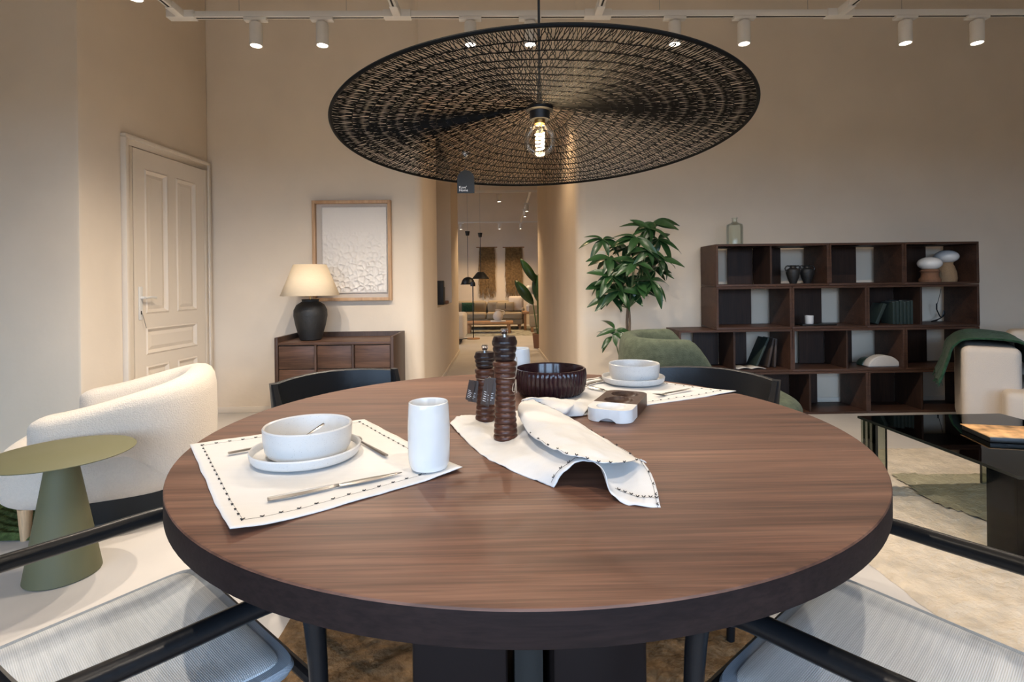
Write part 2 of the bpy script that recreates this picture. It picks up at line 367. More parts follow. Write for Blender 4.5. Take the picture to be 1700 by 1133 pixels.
# ------------------------------------------------------------------ panelled door in the left wall
def door():
    # local: x along the wall (0 near, towards the back corner), -y into the room -> rotated so that x follows the wall
    ang = math.atan2(dwn.y, dwn.x)
    s0 = Vector((DW0[0], DW0[1], 0)) + dwn*.405
    W_, H_, CW = .775, 2.09, .06
    leaf = MB()
    st = .105; y0, y1 = -.028, .0
    xs = [0, st, W_/2-.045, W_/2+.045, W_-st, W_]
    rails = [(0,.14),(.52,.60),(.80,.90),(H_-.13,H_)]
    leaf.box(0, W_, -.012, 0, 0, H_)
    for x0,x1 in ((0,st),(W_-st,W_)): leaf.box(x0,x1,y0,-.012,0,H_)
    for z0,z1 in rails: leaf.box(st,W_-st,y0,-.012,z0,z1)
    leaf.box(xs[2],xs[3],y0,-.012,.14,.52).box(xs[2],xs[3],y0,-.012,.90,H_-.13)
    d = leaf.build('door_1', M['door'])
    d.location = s0+Vector((0,0,.012)); d.rotation_euler = (0,0,ang)
    structure(d)
    # mesh faces the room through local -y; the wall direction is +Y-ish so local -y points to +x (the room)
    def panel(x0,x1,z0,z1):
        m = MB()
        def ring(i,y): return [(x0+i,y,z0+i),(x1-i,y,z0+i),(x1-i,y,z1-i),(x0+i,y,z1-i)]
        rows = [ring(0,-.026),ring(.012,-.034),ring(.024,-.022),ring(.034,-.014),ring(.06,-.022)]
        m.loft(rows, wrap=True); n=len(m.v); m.f.append((n-4,n-3,n-2,n-1))
        m.build('panel', M['door'], d)
    panel(st,xs[2],.90,H_-.13); panel(xs[3],W_-st,.90,H_-.13)
    panel(st,W_-st,.60,.80); panel(st,xs[2],.14,.52); panel(xs[3],W_-st,.14,.52)
    g = .006
    fr = MB()
    for x0,x1 in ((-CW-g,-g),(W_+g,W_+g+CW)):
        fr.box(x0,x1,-.030,0,-.012,H_+g)
    fr.box(-CW-g,W_+g+CW,-.030,0,H_+g,H_+g+CW)
    fr.build('door_frame', M['door'], d, bevel=.006)
    fr = MB()
    for x0,x1 in ((-CW-g-.012,-CW-g+.018),(W_+g+CW-.018,W_+g+CW+.012)): fr.box(x0,x1,-.042,0,-.012,H_+g+CW)
    fr.box(-CW-g-.012,W_+g+CW+.012,-.042,0,H_+g+CW-.018,H_+g+CW+.014)
    fr.build('architrave', M['door'], d, bevel=.005)
    MB().box(-g,0,-.01,0,0,H_).build('door_gap', M['dark'], d)
    pl = MB().box(.035,.072,-.036,-.028,.86,1.10).build('escutcheon', M['white'], d, bevel=.004)
    h = MB().tube([(.053,-.03,1.02),(.053,-.07,1.02)], .010, 10)
    h.tube(smooth_path([(.053,-.068,1.02),(.08,-.072,1.02),(.12,-.068,1.022),(.165,-.064,1.018)],5), .0085, 8)
    h.build('door_handle', M['white'], d, smooth=True)
    MB().box(.049,.057,-.037,-.035,.90,.925).build('keyhole', M['dark'], d)
    MB().tube(smooth_path([(.053,-.04,.915),(.06,-.05,.87),(.075,-.055,.80)],4), .002, 6).build('key', M['steel'], d)
door()

# ------------------------------------------------------------------ lighting tracks with spotlights
TZ = 2.60
ty = on_y(842, 24, 1).z  # slope of the row of the back rail
TY = (TZ-CZ)/(on_y(842, 24, 1).z-CZ)
TXS = [on_y(x, 26, TY).x for x in (303, 660, 992, 1392)]
TX1 = 3.6
trk = thing('lighting_track', 'white suspended ceiling track with four rails running to the back rail', 'light track', (0, TY, TZ))
def rail(m, a, b, w=.017, h=.016):
    a, b = Vector(a), Vector(b); d = (b-a).normalized(); s = Vector((-d.y, d.x, 0))*w
    vs = []
    for p in (a, b):
        vs += [p-s+Vector((0,0,-h)), p+s+Vector((0,0,-h)), p+s+Vector((0,0,h)), p-s+Vector((0,0,h))]
    m.add(vs, [(0,1,2,3),(7,6,5,4),(0,4,5,1),(1,5,6,2),(2,6,7,3),(3,7,4,0)])
loc0 = Vector((0, TY, TZ))
segs = [((TXS[0],TY,TZ),(TX1,TY,TZ))]+[((x,TY-.02,TZ),(x,-2.2,TZ)) for x in TXS]
for i,(a,c) in enumerate(segs):
    m = MB(); rail(m, Vector(a)-loc0, Vector(c)-loc0); m.build('rail', M['track'], trk, bevel=.002)
    m = MB(); rail(m, Vector(a)-loc0-Vector((0,0,.0162)), Vector(c)-loc0-Vector((0,0,.0162)), .005, .001); m.build('rail_slot', M['dark'], trk)
for x in TXS:
    MB().box(x-.075,x+.075,-.028,.024,-.022,.018).build('joint_cover', M['track'], trk, bevel=.003)
    MB().box(x-.022,x+.022,-.12,-.02,-.021,.018).build('joint_cover', M['track'], trk, bevel=.003)
for px in (397, 575, 895, 1095, 1341, 1497):
    x = on_y(px, 15, TY).x
    MB().tube([(x,0,.015),(x,0,CEIL-TZ)], .0012, 6).build('suspension_wire', M['steel'], trk)
def spot_proto():
    t = thing('track_spotlight', 'white cylinder track spotlight', 'spotlight', (0,0,0), 0, 'white track spotlights')
    MB().box(-.062,.062,-.019,.019,-.034,-.0165).build('adapter', M['track'], t, bevel=.003)
    MB().lathe([(.0,-.03),(.012,-.03),(.012,-.052),(0,-.052)],12).build('swivel', M['track'], t, smooth=True)
    MB().lathe([(0,-.046),(.031,-.046),(.0335,-.052),(.0335,-.168),(.029,-.170),(.028,-.162),(0,-.162)],28).build('housing', M['track'], t, smooth=True)
    MB().lathe([(0,-.1645),(.0278,-.1645),(.0278,-.163),(0,-.163)],28).build('lens', M['lens'], t)
    return t
def spot_light(t, e, size=100, blend=.75, col=SPOT_COL, rot=(0,0,0)):
    l = bpy.data.lights.new('spot_beam', 'SPOT'); l.energy = e; l.color = col; l.spot_size = math.radians(size); l.spot_blend = blend; l.shadow_soft_size = .014
    o = bpy.data.objects.new('spot_beam', l); C.objects.link(o); o.parent = t; o.location = (0,0,-.180); o.rotation_euler = rot
    return o
sp0 = spot_proto(); first = [True]
def put_spot(x, y, z, label, group, e, rz=0, tilt=None, **k):
    t = sp0 if first[0] else clone_nolight(sp0)
    first[0] = False
    t.location = (x,y,z); t.rotation_euler = (0,0,rz) if tilt is None else tilt
    t['label'] = label; t['group'] = group
    spot_light(t, e, **k); return t
def clone_nolight(o):
    c = o.copy(); C.objects.link(c)
    for ch in [x for x in bpy.data.objects if x.parent is o and x.type == 'MESH']:
        k = ch.copy(); C.objects.link(k); k.parent = c
    return c
G = 'white track spotlights over the dining room'
sl = [(425,'white track spotlight on back rail, leftmost on that rail, above the framed artwork'),(535,'white track spotlight on back rail, second from its left end'),
      (781,'white track spotlight behind the left half of the wire pendant'),(880,'white track spotlight behind the pendant, just left of its black cord'),
      (1120,'white track spotlight half hidden by right upper rim of the pendant'),(1235,'white track spotlight just right of the wire pendant rim'),
      (1503,'white track spotlight on back rail above the bookcase, second from right'),(1622,'white track spotlight on back rail, rightmost, above the cream sofa')]
for px, lab in sl:
    put_spot(on_y(px,50,TY).x, TY, TZ, lab, G, SPOT_W*(1.7 if px<700 else 1.4 if px<1000 else .8 if px<1300 else .5), size=150, blend=.9)
put_spot(on_y(225,3,2.46).x, 2.46, TZ, 'white track spotlight on the left rail, cut by the top edge, above the armchair', G, SPOT_W*1.9, PI/2)
# spotlights further along the same rails, over the dining table and lounge
for i,(x,y) in enumerate([(TXS[0],.9),(TXS[1],.55),(TXS[2],.25),(TXS[3],1.5),(TXS[3],.3),(TXS[1],-1.0),(TXS[2],-1.2)]):
    lab = ['left outer rail nearer than the armchair', 'left inner rail over the near edge of the table', 'right inner rail over the near edge of the table', 'right outer rail over the cream rug', 'right outer rail near the windows',
           'left inner rail near the windows', 'right inner rail near the windows'][i]
    put_spot(x, y, TZ, 'white track spotlight on the '+lab, 'track spotlights above and behind the camera', SPOT_W*(.25 if i==0 else 1), PI/2)

# ================================================================== DINING TABLE
TZT = .755; TC = Vector((.046, 1.322, 0)); TR = .75
dt = thing('dining_table', 'large round walnut dining table with thick dark edge and pedestal', 'dining table', TC)
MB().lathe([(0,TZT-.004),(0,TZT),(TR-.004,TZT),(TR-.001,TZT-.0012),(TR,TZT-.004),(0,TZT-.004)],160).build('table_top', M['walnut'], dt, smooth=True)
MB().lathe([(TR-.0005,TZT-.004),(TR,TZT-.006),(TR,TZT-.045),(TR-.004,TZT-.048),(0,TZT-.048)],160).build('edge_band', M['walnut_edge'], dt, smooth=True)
for s in (-1,1):
    MB().box(.045 if s>0 else -.235, .235 if s>0 else -.045, -.27,.27,.03,TZT-.048).build('pedestal_panel', M['base'], dt, bevel=.012)
MB().box(-.03,.03,-.20,.20,.03,TZT-.048).build('pedestal_core', M['dark'], dt)
MB().box(-.30,.30,-.32,.32,.014,.04).build('base_plate', M['base'], dt, bevel=.006)

# ================================================================== DINING CHAIRS
def chair_proto():
    t = thing('dining_chair','black dining chair','chair',(0,0,0),0,'black dining chairs around the round table')
    AZ = .584; fw, bw = .267, .250; fy, by = .205, -.203
    # seat
    n=16; m = MB(); rows=[]
    def seat_outline(z, g):
        pts=[]
        for k in range(48):
            a=2*PI*k/48; c,s=math.cos(a),math.sin(a)
            e=.15
            x=math.copysign(abs(c)**e,c); y=math.copysign(abs(s)**e,s)
            w=lerp(.208,.256,(y+1)/2)
            pts.append((x*(w-g), y*(.228-g)-.034, z))
        return pts
    m.loft([seat_outline(.425,.02),seat_outline(.428,.006),seat_outline(.440,0),seat_outline(.4485,.004),seat_outline(.4495,.022)], wrap=True)
    m.build('seat_band', M['seatband'], t, smooth=True)
    m=MB(); rws=[]
    for g,z in ((.019,.447),(.022,.452),(.032,.4555),(.06,.456),(.12,.452),(.19,.449),(.203,.449)):
        rws.append(seat_outline(z,g))
    m.loft(rws, wrap=True); k=len(m.v); m.f.append(tuple(range(k-48,k)))
    m.build('seat', M['seat'], t, smooth=True)
    MB().loft([seat_outline(.395,.035),seat_outline(.424,.03)],wrap=True,cap=True).build('seat_frame', M['black'], t)
    for s in (-1,1):
        p = smooth_path([(s*fw*.97,fy+.025,0),(s*fw,fy+.015,.30),(s*fw,fy+.005,.50),(s*fw,fy-.012,.559),(s*fw*.995,fy-.06,AZ)],6)
        MB().tube(p,[lerp(.012,.018,min(1,i/12)) for i in range(len(p))],12).build('leg', M['black'], t, smooth=True)
        p = smooth_path([(s*fw,fy-.012,.561),(s*fw*.995,fy-.06,AZ),(s*lerp(fw,bw,.5),lerp(fy-.06,by,.5),AZ+.001),(s*bw,by,AZ+.002)],6)
        MB().tube(p,.0165,12).build('armrest', M['black'], t, smooth=True)
        # back leg: tapered post bulging where the arm meets it
        P = [(s*bw,by-.080,0),(s*bw,by-.040,.25),(s*bw,by-.012,.45),(s*bw,by+.004,.540),(s*bw,by+.006,.584),(s*bw,by-.012,.640),(s*(bw+.004),by-.045,.735)]
        wd = [(.010,.012),(.014,.020),(.016,.030),(.017,.040),(.017,.041),(.015,.032),(.012,.018)]
        rws=[]
        for (x,y,z),(a,c) in zip(smooth_path(P,5), smooth_path([(a,c,0) for a,c in wd],5) and [(v.x,v.y) for v in smooth_path([(a,c,0) for a,c in wd],5)]):
            rws.append([(x-a,y-c*.7,z),(x-a*.7,y-c,z),(x+a*.7,y-c,z),(x+a,y-c*.7,z),(x+a,y+c*.7,z),(x+a*.7,y+c,z),(x-a*.7,y+c,z),(x-a,y+c*.7,z)])
        MB().loft(rws,wrap=True,cap=True).build('leg', M['black'], t, smooth=True)
    # curved back band
    rws=[]; N=20
    for i in range(N+1):
        u=-1+2*i/N; x=u*.252; yb=by-.042-.090*(1-u*u); 
        zt=.742-.012*u*u; zb=.600+.02*u*u; lean=-.022
        th=.011
        nx=u*.6; L=math.hypot(nx,1); nx/=L; ny=-1/L
        rws.append([(x-nx*th,yb-ny*th,zb),(x+nx*th,yb+ny*th,zb),(x+nx*th,yb+ny*th+lean,zt-.004),(x+nx*th*.5,yb+ny*th*.5+lean,zt),(x-nx*th*.5,yb-ny*th*.5+lean,zt),(x-nx*th,yb-ny*th+lean,zt-.004)])
    MB().loft(rws,wrap=True,cap=True).build('backrest', M['black'], t, smooth=True)
    MB().tube([(-fw*.96,fy+.01,.40),(fw*.96,fy+.01,.40)],.011,8).build('stretcher',M['black'],t,smooth=True)
    return t
ch0 = chair_proto()
def put_chair(x,y,ang,label,src=None):
    t = ch0 if src is None else clone(ch0)
    t.location=(x,y,0); t.rotation_euler=(0,0,ang); t['label']=label
    return t
def face(x,y,tx=TC.x,ty=TC.y): return math.atan2(ty-y,tx-x)-PI/2
put_chair(-.676,.958,-.723,'black armchair with grey woven seat in left foreground by the table')
put_chair(.653,.879,.6815,'black armchair with grey woven seat in right foreground by the table',1)
put_chair(-.52,2.00,face(-.52,2.00),'black curved back of dining chair across the table, before the sideboard',1)
put_chair(.655,1.945,face(.655,1.945),'black curved back of dining chair across the table, before the green armchair',1)

# ================================================================== WIRE PENDANT
def pendant():
    c = Vector((.098,1.325,1.477))
    t = thing('pendant_lamp','huge black woven wire disc pendant with clear globe bulb over table','pendant lamp',c)
    R=.497; tilt = Matrix.Rotation(math.radians(-3.9),3,'X') @ Matrix.Rotation(math.radians(-.8),3,'Y')
    H=.075
    def surf(r,a):
        u=r/R
        z = H*(1-u)**1.25
        amp = math.sin(PI*min(1,u))**.8
        z += amp*(.010*math.cos(2*a+.3)+.009*math.sin(3*a+.9)+.005*math.sin(5*a))
        return Vector((r*math.cos(a), r*math.sin(a), z))
    def P(r,a): return tilt @ surf(r,a)
    rad=[.030,.062,.101,.140,.179,.218,.257,.296,.335,.374,.413,.450,R]
    # rim
    n=180
    MB().tube([P(R,2*PI*i/n) for i in range(n+1)],.0040,8).build('rim',M['wire'],t,smooth=True)
    # rings: twisted wires with small waviness
    for r in rad[:-1]:
        k=max(48,int(2*PI*r/.0125)); pts=[]
        for i in range(k+1):
            a=2*PI*i/k; q=P(r+random.uniform(-.0012,.0012),a); q.z+=random.uniform(-.001,.001); pts.append(q)
        pts[-1]=pts[0]
        MB().tube(pts,.00125,4).build('ring',M['wire'],t)
    # woven loops between rings, one part per row
    for j in range(len(rad)-1):
        r0,r1=rad[j],rad[j+1]; m=MB()
        k=int(2*PI*r1/.0078); 
        for i in range(k):
            a=2*PI*(i+random.uniform(-.18,.18))/k
            w=(.0042/r1)*random.uniform(.6,1.4); sk=random.uniform(-.005,.005)/r1
            for s in (-1,1):
                pts=[P(r0,a+s*w*.55-sk),P(lerp(r0,r1,.33),a+s*w*.05-sk*.3),P(lerp(r0,r1,.7),a-s*w*.62+sk*.4),P(r1,a-s*w*.35+sk)]
                m.tube(pts,.00095,3)
        o=m.build('wire_loops',M['wire'],t); o['kind']='stuff'
    ax=P(0,0)
    apex=Vector((0,0,H))
    # socket, cord, bulb
    MB().lathe([(0,.008),(.030,.008),(.034,.003),(.034,-.003),(.026,-.006),(.024,-.026),(0,-.026)],28,(0,0,H-.012)).build('socket',M['blackm'],t,smooth=True)
    MB().lathe([(0,0),(.006,0),(.006,.055),(.004,.06),(0,.06)],12,(0,0,H)).build('cord_grip',M['blackm'],t,smooth=True)
    MB().tube(smooth_path([(0,0,H+.055),(.001,-.002,H+.3),(.004,-.004,CEIL-c.z)],8),.0032,8).build('cord',M['blackm'],t,smooth=True)
    MB().lathe([(0,0),(.05,0),(.05,-.025),(0,-.025)],24,(.004,-.004,CEIL-c.z-.0)).build('ceiling_rose',M['blackm'],t,smooth=True)
    bz=H-.012-.026
    gl=MB().lathe([(.0135,.0),(.014,-.012),(.020,-.020)]+[(.0395*math.sin(a),-.052-.0395*math.cos(a)+.0) for a in [math.radians(x) for x in range(145,0,-12)]][::1]+[(0,-.0915)],32,(0,0,bz))
    blb=gl.build('bulb',M['bulb'],t,smooth=True)
    MB().lathe([(0,.004),(.0132,.004),(.0132,-.010),(.009,-.014),(0,-.014)],20,(0,0,bz)).build('bulb_cap',M['brass'],blb,smooth=True)
    fp=[]; 
    for i in range(90):
        a=i/90*2*PI*4.5; fp.append((.0105*math.cos(a)*(1-.15*i/90),.0105*math.sin(a)*(1-.15*i/90),bz-.032-.042*i/90))
    MB().tube(fp,.0021,6).build('filament',M['filament'],blb,smooth=True)
    MB().tube([(0,0,bz-.012),(0,0,bz-.034)],.0025,6).build('filament_post',M['steel'],blb)
    l=bpy.data.lights.new('bulb_light','POINT'); l.energy=2.5; l.color=(1,.72,.42); l.shadow_soft_size=.03
    lo=bpy.data.objects.new('bulb_light',l); C.objects.link(lo); lo.parent=t; lo.location=(0,0,bz-.1)
    return t,c,P
pend,pc,PP = pendant()
# price tag hanging from the pendant
def pendant_tag():
    y=1.60; top=on_y(773,283,y); s=y/F
    x0,x1=on_y(759,300,y).x,on_y(787.5,300,y).x; zb=on_y(773,321,y).z; zt=top.z
    w=(x1-x0)/2; cx=(x0+x1)/2
    t=thing('hanging_tag','dark arched card tag lettered in white, hanging from the pendant','tag',(cx,y,zb))
    h=zt-zb; pts=[(-w,0),(w,0)]+[(w*math.cos(a),h-w+w*math.sin(a)) for a in [PI*i/16 for i in range(17)]]
    m=MB(); n=len(pts)
    m.add([(x,-.0008,z) for x,z in pts]+[(x,.0008,z) for x,z in pts],[tuple(range(n)),tuple(range(2*n-1,n-1,-1))]+[(i,(i+1)%n,n+(i+1)%n,n+i) for i in range(n)])
    m.build('card',M['tagpaper'],t)
    hook=on_y(773,254,y)
    z1=hook.z-zb
    MB().tube([(0,0,h-.003),(0,0,z1-.012)],.0006,6).build('string',M['steel'],t)
    MB().lathe([(0,.006),(.011,.006),(.012,.002),(.007,-.001),(.006,-.008),(.003,-.011),(0,-.012)],20,(0,0,z1-.003)).build('hook_disc',M['white'],t,smooth=True)
    for txt,zz in (('Kave',.0185),("Home",.0095)):
        cu=bpy.data.curves.new('lettering','FONT'); cu.body=txt+("\u2019" if txt=='Kave' else ''); cu.size=.0108; cu.extrude=.00015
        ob=bpy.data.objects.new('lettering_tmp',cu); C.objects.link(ob)
        dg=bpy.context.evaluated_depsgraph_get(); me=bpy.data.meshes.new_from_object(ob.evaluated_get(dg)); bpy.data.objects.remove(ob)
        me.materials.append(M['print'])
        o=bpy.data.objects.new('lettering',me); C.objects.link(o); o.parent=t; o.rotation_euler=(PI/2,0,0); o.location=(-w+.005,-.0011,zz-.004)
pendant_tag()

# ================================================================== TABLE SETTING
def stitch_mesh(m, p, d, nrm, size=.0055):
    """small black arrow stitch lying on the cloth at p, pointing across direction d"""
    s = nrm.cross(d).normalized()
    for q in (d*.55+s*.5, d*-.55+s*.5):
        a = p+nrm*.0010; b_ = p+nrm*.0010+q*size
        m.tube([a, b_], .00085, 4)
def placemat(name, corners, label, lift=None, seed=0, stitches=True):
    A,B_,C_,D_ = [Vector(c) for c in corners]           # A->B, D->C opposite sides
    ctr = (A+B_+C_+D_)/4; ctr.z = TZT
    N=48
    def S(u,v):
        p=(A*(1-u)+B_*u)*(1-v)+(D_*(1-u)+C_*u)*v
        h=.0016+.0016*(noise.noise(Vector((u*5+seed,v*5,seed)))+.4*noise.noise(Vector((u*13,v*13,seed+4))))
        edge=min(u,1-u,v,1-v)
        if lift: h+=lift(u,v)
        wob=.0012*noise.noise(Vector((u*9,v*9,seed+2)))*(1 if edge<.02 else .3)
        return Vector((p.x+wob,p.y+wob,TZT+max(.0008,h)))
    m=MB(); m.loft([[S(i/N,j/N) for i in range(N+1)] for j in range(N+1)])
    t=m.build(name,M['cloth'],smooth=True,loc=ctr,solid=.0012)
    tag(t,label,'placemat','white stitched placemats')
    if stitches:
        st=MB(); ins=.055
        def run(f,n,d0):
            for i in range(n+1):
                u=lerp(ins,1-ins,i/n); p=f(u); q=f(u+.01); d=(q-p).normalized()
                stitch_mesh(st,p+Vector((0,0,.0016)),d,Vector((0,0,1)))
            ln=[f(lerp(ins,1-ins,k/40))+Vector((0,0,.0016)) for k in range(41)]
            st.tube(ln,.00022,3)
        run(lambda u:S(u,ins),17,0); run(lambda u:S(u,1-ins),17,0)
        run(lambda v:S(ins,v),13,0); run(lambda v:S(1-ins,v),13,0)
        o=st.build('stitching',M['thread'],t,loc=ctr); o.location=(0,0,0); o['kind']='stuff'
    return t
z=TZT
placemat('placemat',[on_z(382,895,z),on_z(315,740,z),on_z(605,698,z),on_z(768,783,z)],'white linen placemat with black stitched border in the left foreground',
         lift=lambda u,v: .012*max(0,1-math.hypot(u,v)/.30)**2+.006*max(0,1-math.hypot(u,v-1)/.2), seed=3)
placemat('placemat',[on_z(955,692,z),on_z(1222,652,z),on_z(1016,624,z),on_z(905,640,z)],'white linen placemat on the far side of table under the grey bowl',
         lift=lambda u,v:.004*max(0,1-math.hypot(u-1,v)/.2), seed=11)
MATZ = .0044
def bowl_set(cx,cy,bl,pl,mt,grp):
    z0=TZT+MATZ
    p=MB().lathe([(0,0),(.088,0),(.100,.004),(.1045,.010),(.1065,.021),(.1045,.0235),(.1015,.021),(.098,.011),(.088,.008),(0,.008)],64,(0,0,0),rf=lambda a,k:1+.006*math.sin(2*a+1)+.004*math.sin(5*a))
    o=p.build('plate',mt,smooth=True); o.location=(cx,cy,z0); tag(o,pl,'plate',grp)
    q=MB().lathe([(0,0),(.062,0),(.076,.004),(.0815,.014),(.0845,.035),(.0855,.056),(.0835,.0585),(.0805,.056),(.078,.030),(.072,.012),(.060,.008),(0,.008)],64,(0,0,0),rf=lambda a,k:1+.008*math.sin(2*a+2)+.004*math.sin(3*a))
    o=q.build('bowl',mt,smooth=True); o.location=(cx+.004,cy,z0+.0083); tag(o,bl,'bowl',grp)
bowl_set(-.402,1.083,'white speckled bowl holding a spoon, on the plate in left foreground','white speckled plate under the bowl in left foreground',M['ceramic'],'left place setting')
bowl_set(.447,1.822,'grey speckled bowl on plate on the far side of table','grey speckled plate under the far bowl',M['ceramic2'],'far place setting')
def cup(x,y,label):
    q=MB().lathe([(0,.001),(.028,.001),(.034,.004),(.0375,.014),(.0388,.03),(.0392,.08),(.0378,.118),(.0368,.1255),(.0356,.1265),(.0344,.1245),(.0355,.10),(.0362,.03),(.030,.010),(0,.008)],56,(0,0,0),
        rf=lambda a,k:1+.008*math.sin(3*a+k*.7)+.006*math.sin(5*a-k))
    o=q.build('cup',M['porc'],smooth=True); o.location=(x,y,TZT+MATZ-.0005); tag(o,label,'cup','white ceramic cups')
cup(-.142,1.002,'tall white glazed cup on the corner of front placemat')
cup(.052,1.80,'tall white cup behind the tall pepper mill and dark bowl')
# ---- cutlery: outline widths along the length
def cutlery(name,kind,p0,p1,label,z0=TZT+.004,z1=None):
    """lies from p0 (handle end) to p1"""
    a,b_=Vector(p0),Vector(p1); L=(b_-a).length; d=(b_-a).normalized()
    t=thing(name,label,name,(a.x,a.y,a.z)); 
    up=Vector((0,0,1)); s=d.cross(up).normalized(); n=s.cross(d)
    R=Matrix((d,s,n)).transposed().to_4x4()
    def flatbar(prof,th,zf=lambda x:0):
        m=MB(); rws=[]
        for x,w in prof:
            zz=zf(x); rws.append([(x*L,-w,zz),(x*L,-w*.5,zz+th),(x*L,w*.5,zz+th),(x*L,w,zz),(x*L,w*.5,zz-th*.6),(x*L,-w*.5,zz-th*.6)])
        m.loft(rws,wrap=True,cap=True); return m
    if kind=='knife':
        flatbar([(0,.0045),(.02,.0065),(.25,.0078),(.42,.0066),(.47,.004),(.50,.0035)],.0032).xf(R).build('handle',M['steel'],t,smooth=True)
        flatbar([(.49,.0035),(.52,.0075),(.62,.0095),(.80,.0085),(.95,.0045),(1,.0012)],.0011).xf(R).build('blade',M['steel'],t,smooth=True)
    elif kind=='fork':
        flatbar([(0,.0050),(.02,.0062),(.3,.0050),(.62,.0026),(.70,.0035)],.0022).xf(R).build('handle',M['steel'],t,smooth=True)
        flatbar([(.69,.0035),(.73,.0085),(.79,.0105),(.82,.0105)],.0016,lambda x:-.002*math.sin((x-.69)*12)).xf(R).build('fork_head',M['steel'],t,smooth=True)
        for k in range(4):
            y=-.0088+k*.00587
            MB().tube([(L*.81,y,-.001),(L*.90,y,.001),(L,y*.9,.004)],[.0016,.0014,.0007],6).xf(R).build('tine',M['steel'],t,smooth=True)
    else:
        flatbar([(0,.0042),(.03,.0056),(.3,.0046),(.66,.0022),(.74,.0028)],.0020).xf(R).build('handle',M['steel'],t,smooth=True)
        m=MB(); rws=[]; bl=.27*L; bw=.0155 if kind=='spoon' else .013
        for i in range(9):
            rr=i/8; rws.append([(L*.865+bl/2*rr*math.cos(2*PI*k/24), bw*rr*math.sin(2*PI*k/24)*(1+.18*math.cos(2*PI*k/24)), -.006*(1-rr*rr)) for k in range(24)])
        m.loft(rws,wrap=True); m.xf(R).build('spoon_head',M['steel'],t,smooth=True,solid=.0012)
    return t
T4=TZT+.0075
cutlery('knife','knife',on_z(444,830,T4),on_z(667,785,T4),'steel knife lying along the front of left placemat')
cutlery('fork','fork',on_z(379,753,T4),on_z(545,722,T4-.001),'steel fork with handle showing left of the white bowl')
cutlery('spoon','spoon',on_z(642,757,T4),on_z(581,724,T4),'small steel teaspoon right of the white bowl')
b0=on_y(538,704,1.11); cutlery('spoon','spoon',b0,Vector((-.43,1.065,TZT+.028)),'steel spoon handle resting inside the white bowl')
cutlery('fork','fork',on_z(1146,646,T4),on_z(1087,657,T4),'steel fork lying right of the grey bowl')
cutlery('knife','knife',on_z(974,642,T4),on_z(1034,655,T4),'steel knife in front of the grey bowl plate')
cutlery('knife','knife',on_z(974,639,T4),on_z(1003,631,T4),'steel knife left of the grey bowl, nearer of two')
cutlery('spoon','spoon',on_z(974,632,T4),on_z(1006,626,T4),'steel spoon farthest left of the grey bowl')
# ---- ribbed mills
def mill(x,y,h,r,n,label,tags,zb):
    t=thing('pepper_mill',label,'pepper mill',(x,y,zb),0,'turned wooden mills')
    cap=h*.24; body=h-cap
    prof=[(0,0),(r*.96,0)]
    K=n*8
    for i in range(K+1):
        f=i/K; taper=1-.22*math.sin(PI*min(1,f*1.0))**1.0*(.55+.45*f)
        prof.append((r*taper*(1+.055*(abs(math.sin(PI*n*f))**.6*2-1)),.002+f*(body-.004)))
    prof+=[(r*.75,body),(0,body)]
    MB().lathe(prof,36).build('body',M['millwood'],t,smooth=True)
    prof=[(0,body+.0005),(r*.78,body+.0005)]
    K=24; nn=3
    for i in range(K+1):
        f=i/K; prof.append((r*(.86+.20*f)*(1+.045*(abs(math.sin(PI*nn*f))**.6*2-1)),body+.002+f*(cap-.012)))
    prof+=[(r*.98,h-.006),(r*.9,h-.002),(0,h)]
    MB().lathe(prof,36).build('cap',M['millcap'],t,smooth=True)
    MB().lathe([(0,h-.001),(.006,h-.001),(.006,h+.003),(.0075,h+.005),(.0085,h+.013),(.007,h+.0155),(0,h+.0155)],20).build('knob',M['chrome'],t,smooth=True)
    ztw=body*tags['z']
    rt=r*tags['r']
    tw=MB(); tw.tube([(rt*math.cos(2*PI*k/32),rt*math.sin(2*PI*k/32),ztw+.0015*math.sin(4*PI*k/32)) for k in range(33)],.0009,5)
    for lp in tags['loops']: tw.tube(smooth_path(lp,6),.0009,5)
    tw.build('twine',M['twine'],t)
    for (cx,cy,cz,w,hh,rz,tl) in tags['cards']:
        c=MB().box(-w/2,w/2,-.0007,.0007,-hh,0)
        for k in range(5): c2=None
        Mx=Matrix.Translation((cx,cy,cz)) @ Matrix.Rotation(rz,4,'Z') @ Matrix.Rotation(tl,4,'Y')
        o=c.xf(Mx).build('tag_card',M['tagbrown'],t)
        pr=MB()
        for k,(a,bb) in enumerate(((-.3,.05),(-.3,.28),(-.3,.18),(-.3,.3),(-.3,.1))):
            zz=-hh*(.50+.085*k); pr.box(w*a,w*bb,-.0010,-.00072,zz-.0007,zz+.0007)
        pr.xf(Mx).build('print',M['print'],o)
    return t
bz=TZT+.006
mill(.003,1.176,.232,.0262,14,'tall ribbed wooden pepper mill, taller of the two',
     dict(z=.80,r=.90,loops=[[(.022,-.006,.138),(.027,-.008,.165),(.026,-.008,.185)],[(.022,-.006,.142),(.016,-.018,.115),(.021,-.020,.112),(.024,-.010,.135),(.025,-.009,.105)]],
          cards=[(-.028,-.012,.140,.020,.058,.2,.10),(-.034,-.016,.138,.022,.060,-.5,.22)]),TZT+.004)
mill(-.047,1.345,.176,.0252,10,'short ribbed wooden pepper mill behind the taller one',
     dict(z=.80,r=.90,loops=[[(.005,-.023,.106),(.012,-.026,.115),(.016,-.025,.110),(.010,-.024,.104)]],
          cards=[(-.026,-.014,.104,.022,.054,-.15,.12),(-.031,-.018,.104,.020,.052,-.6,.25)]),TZT+.004)
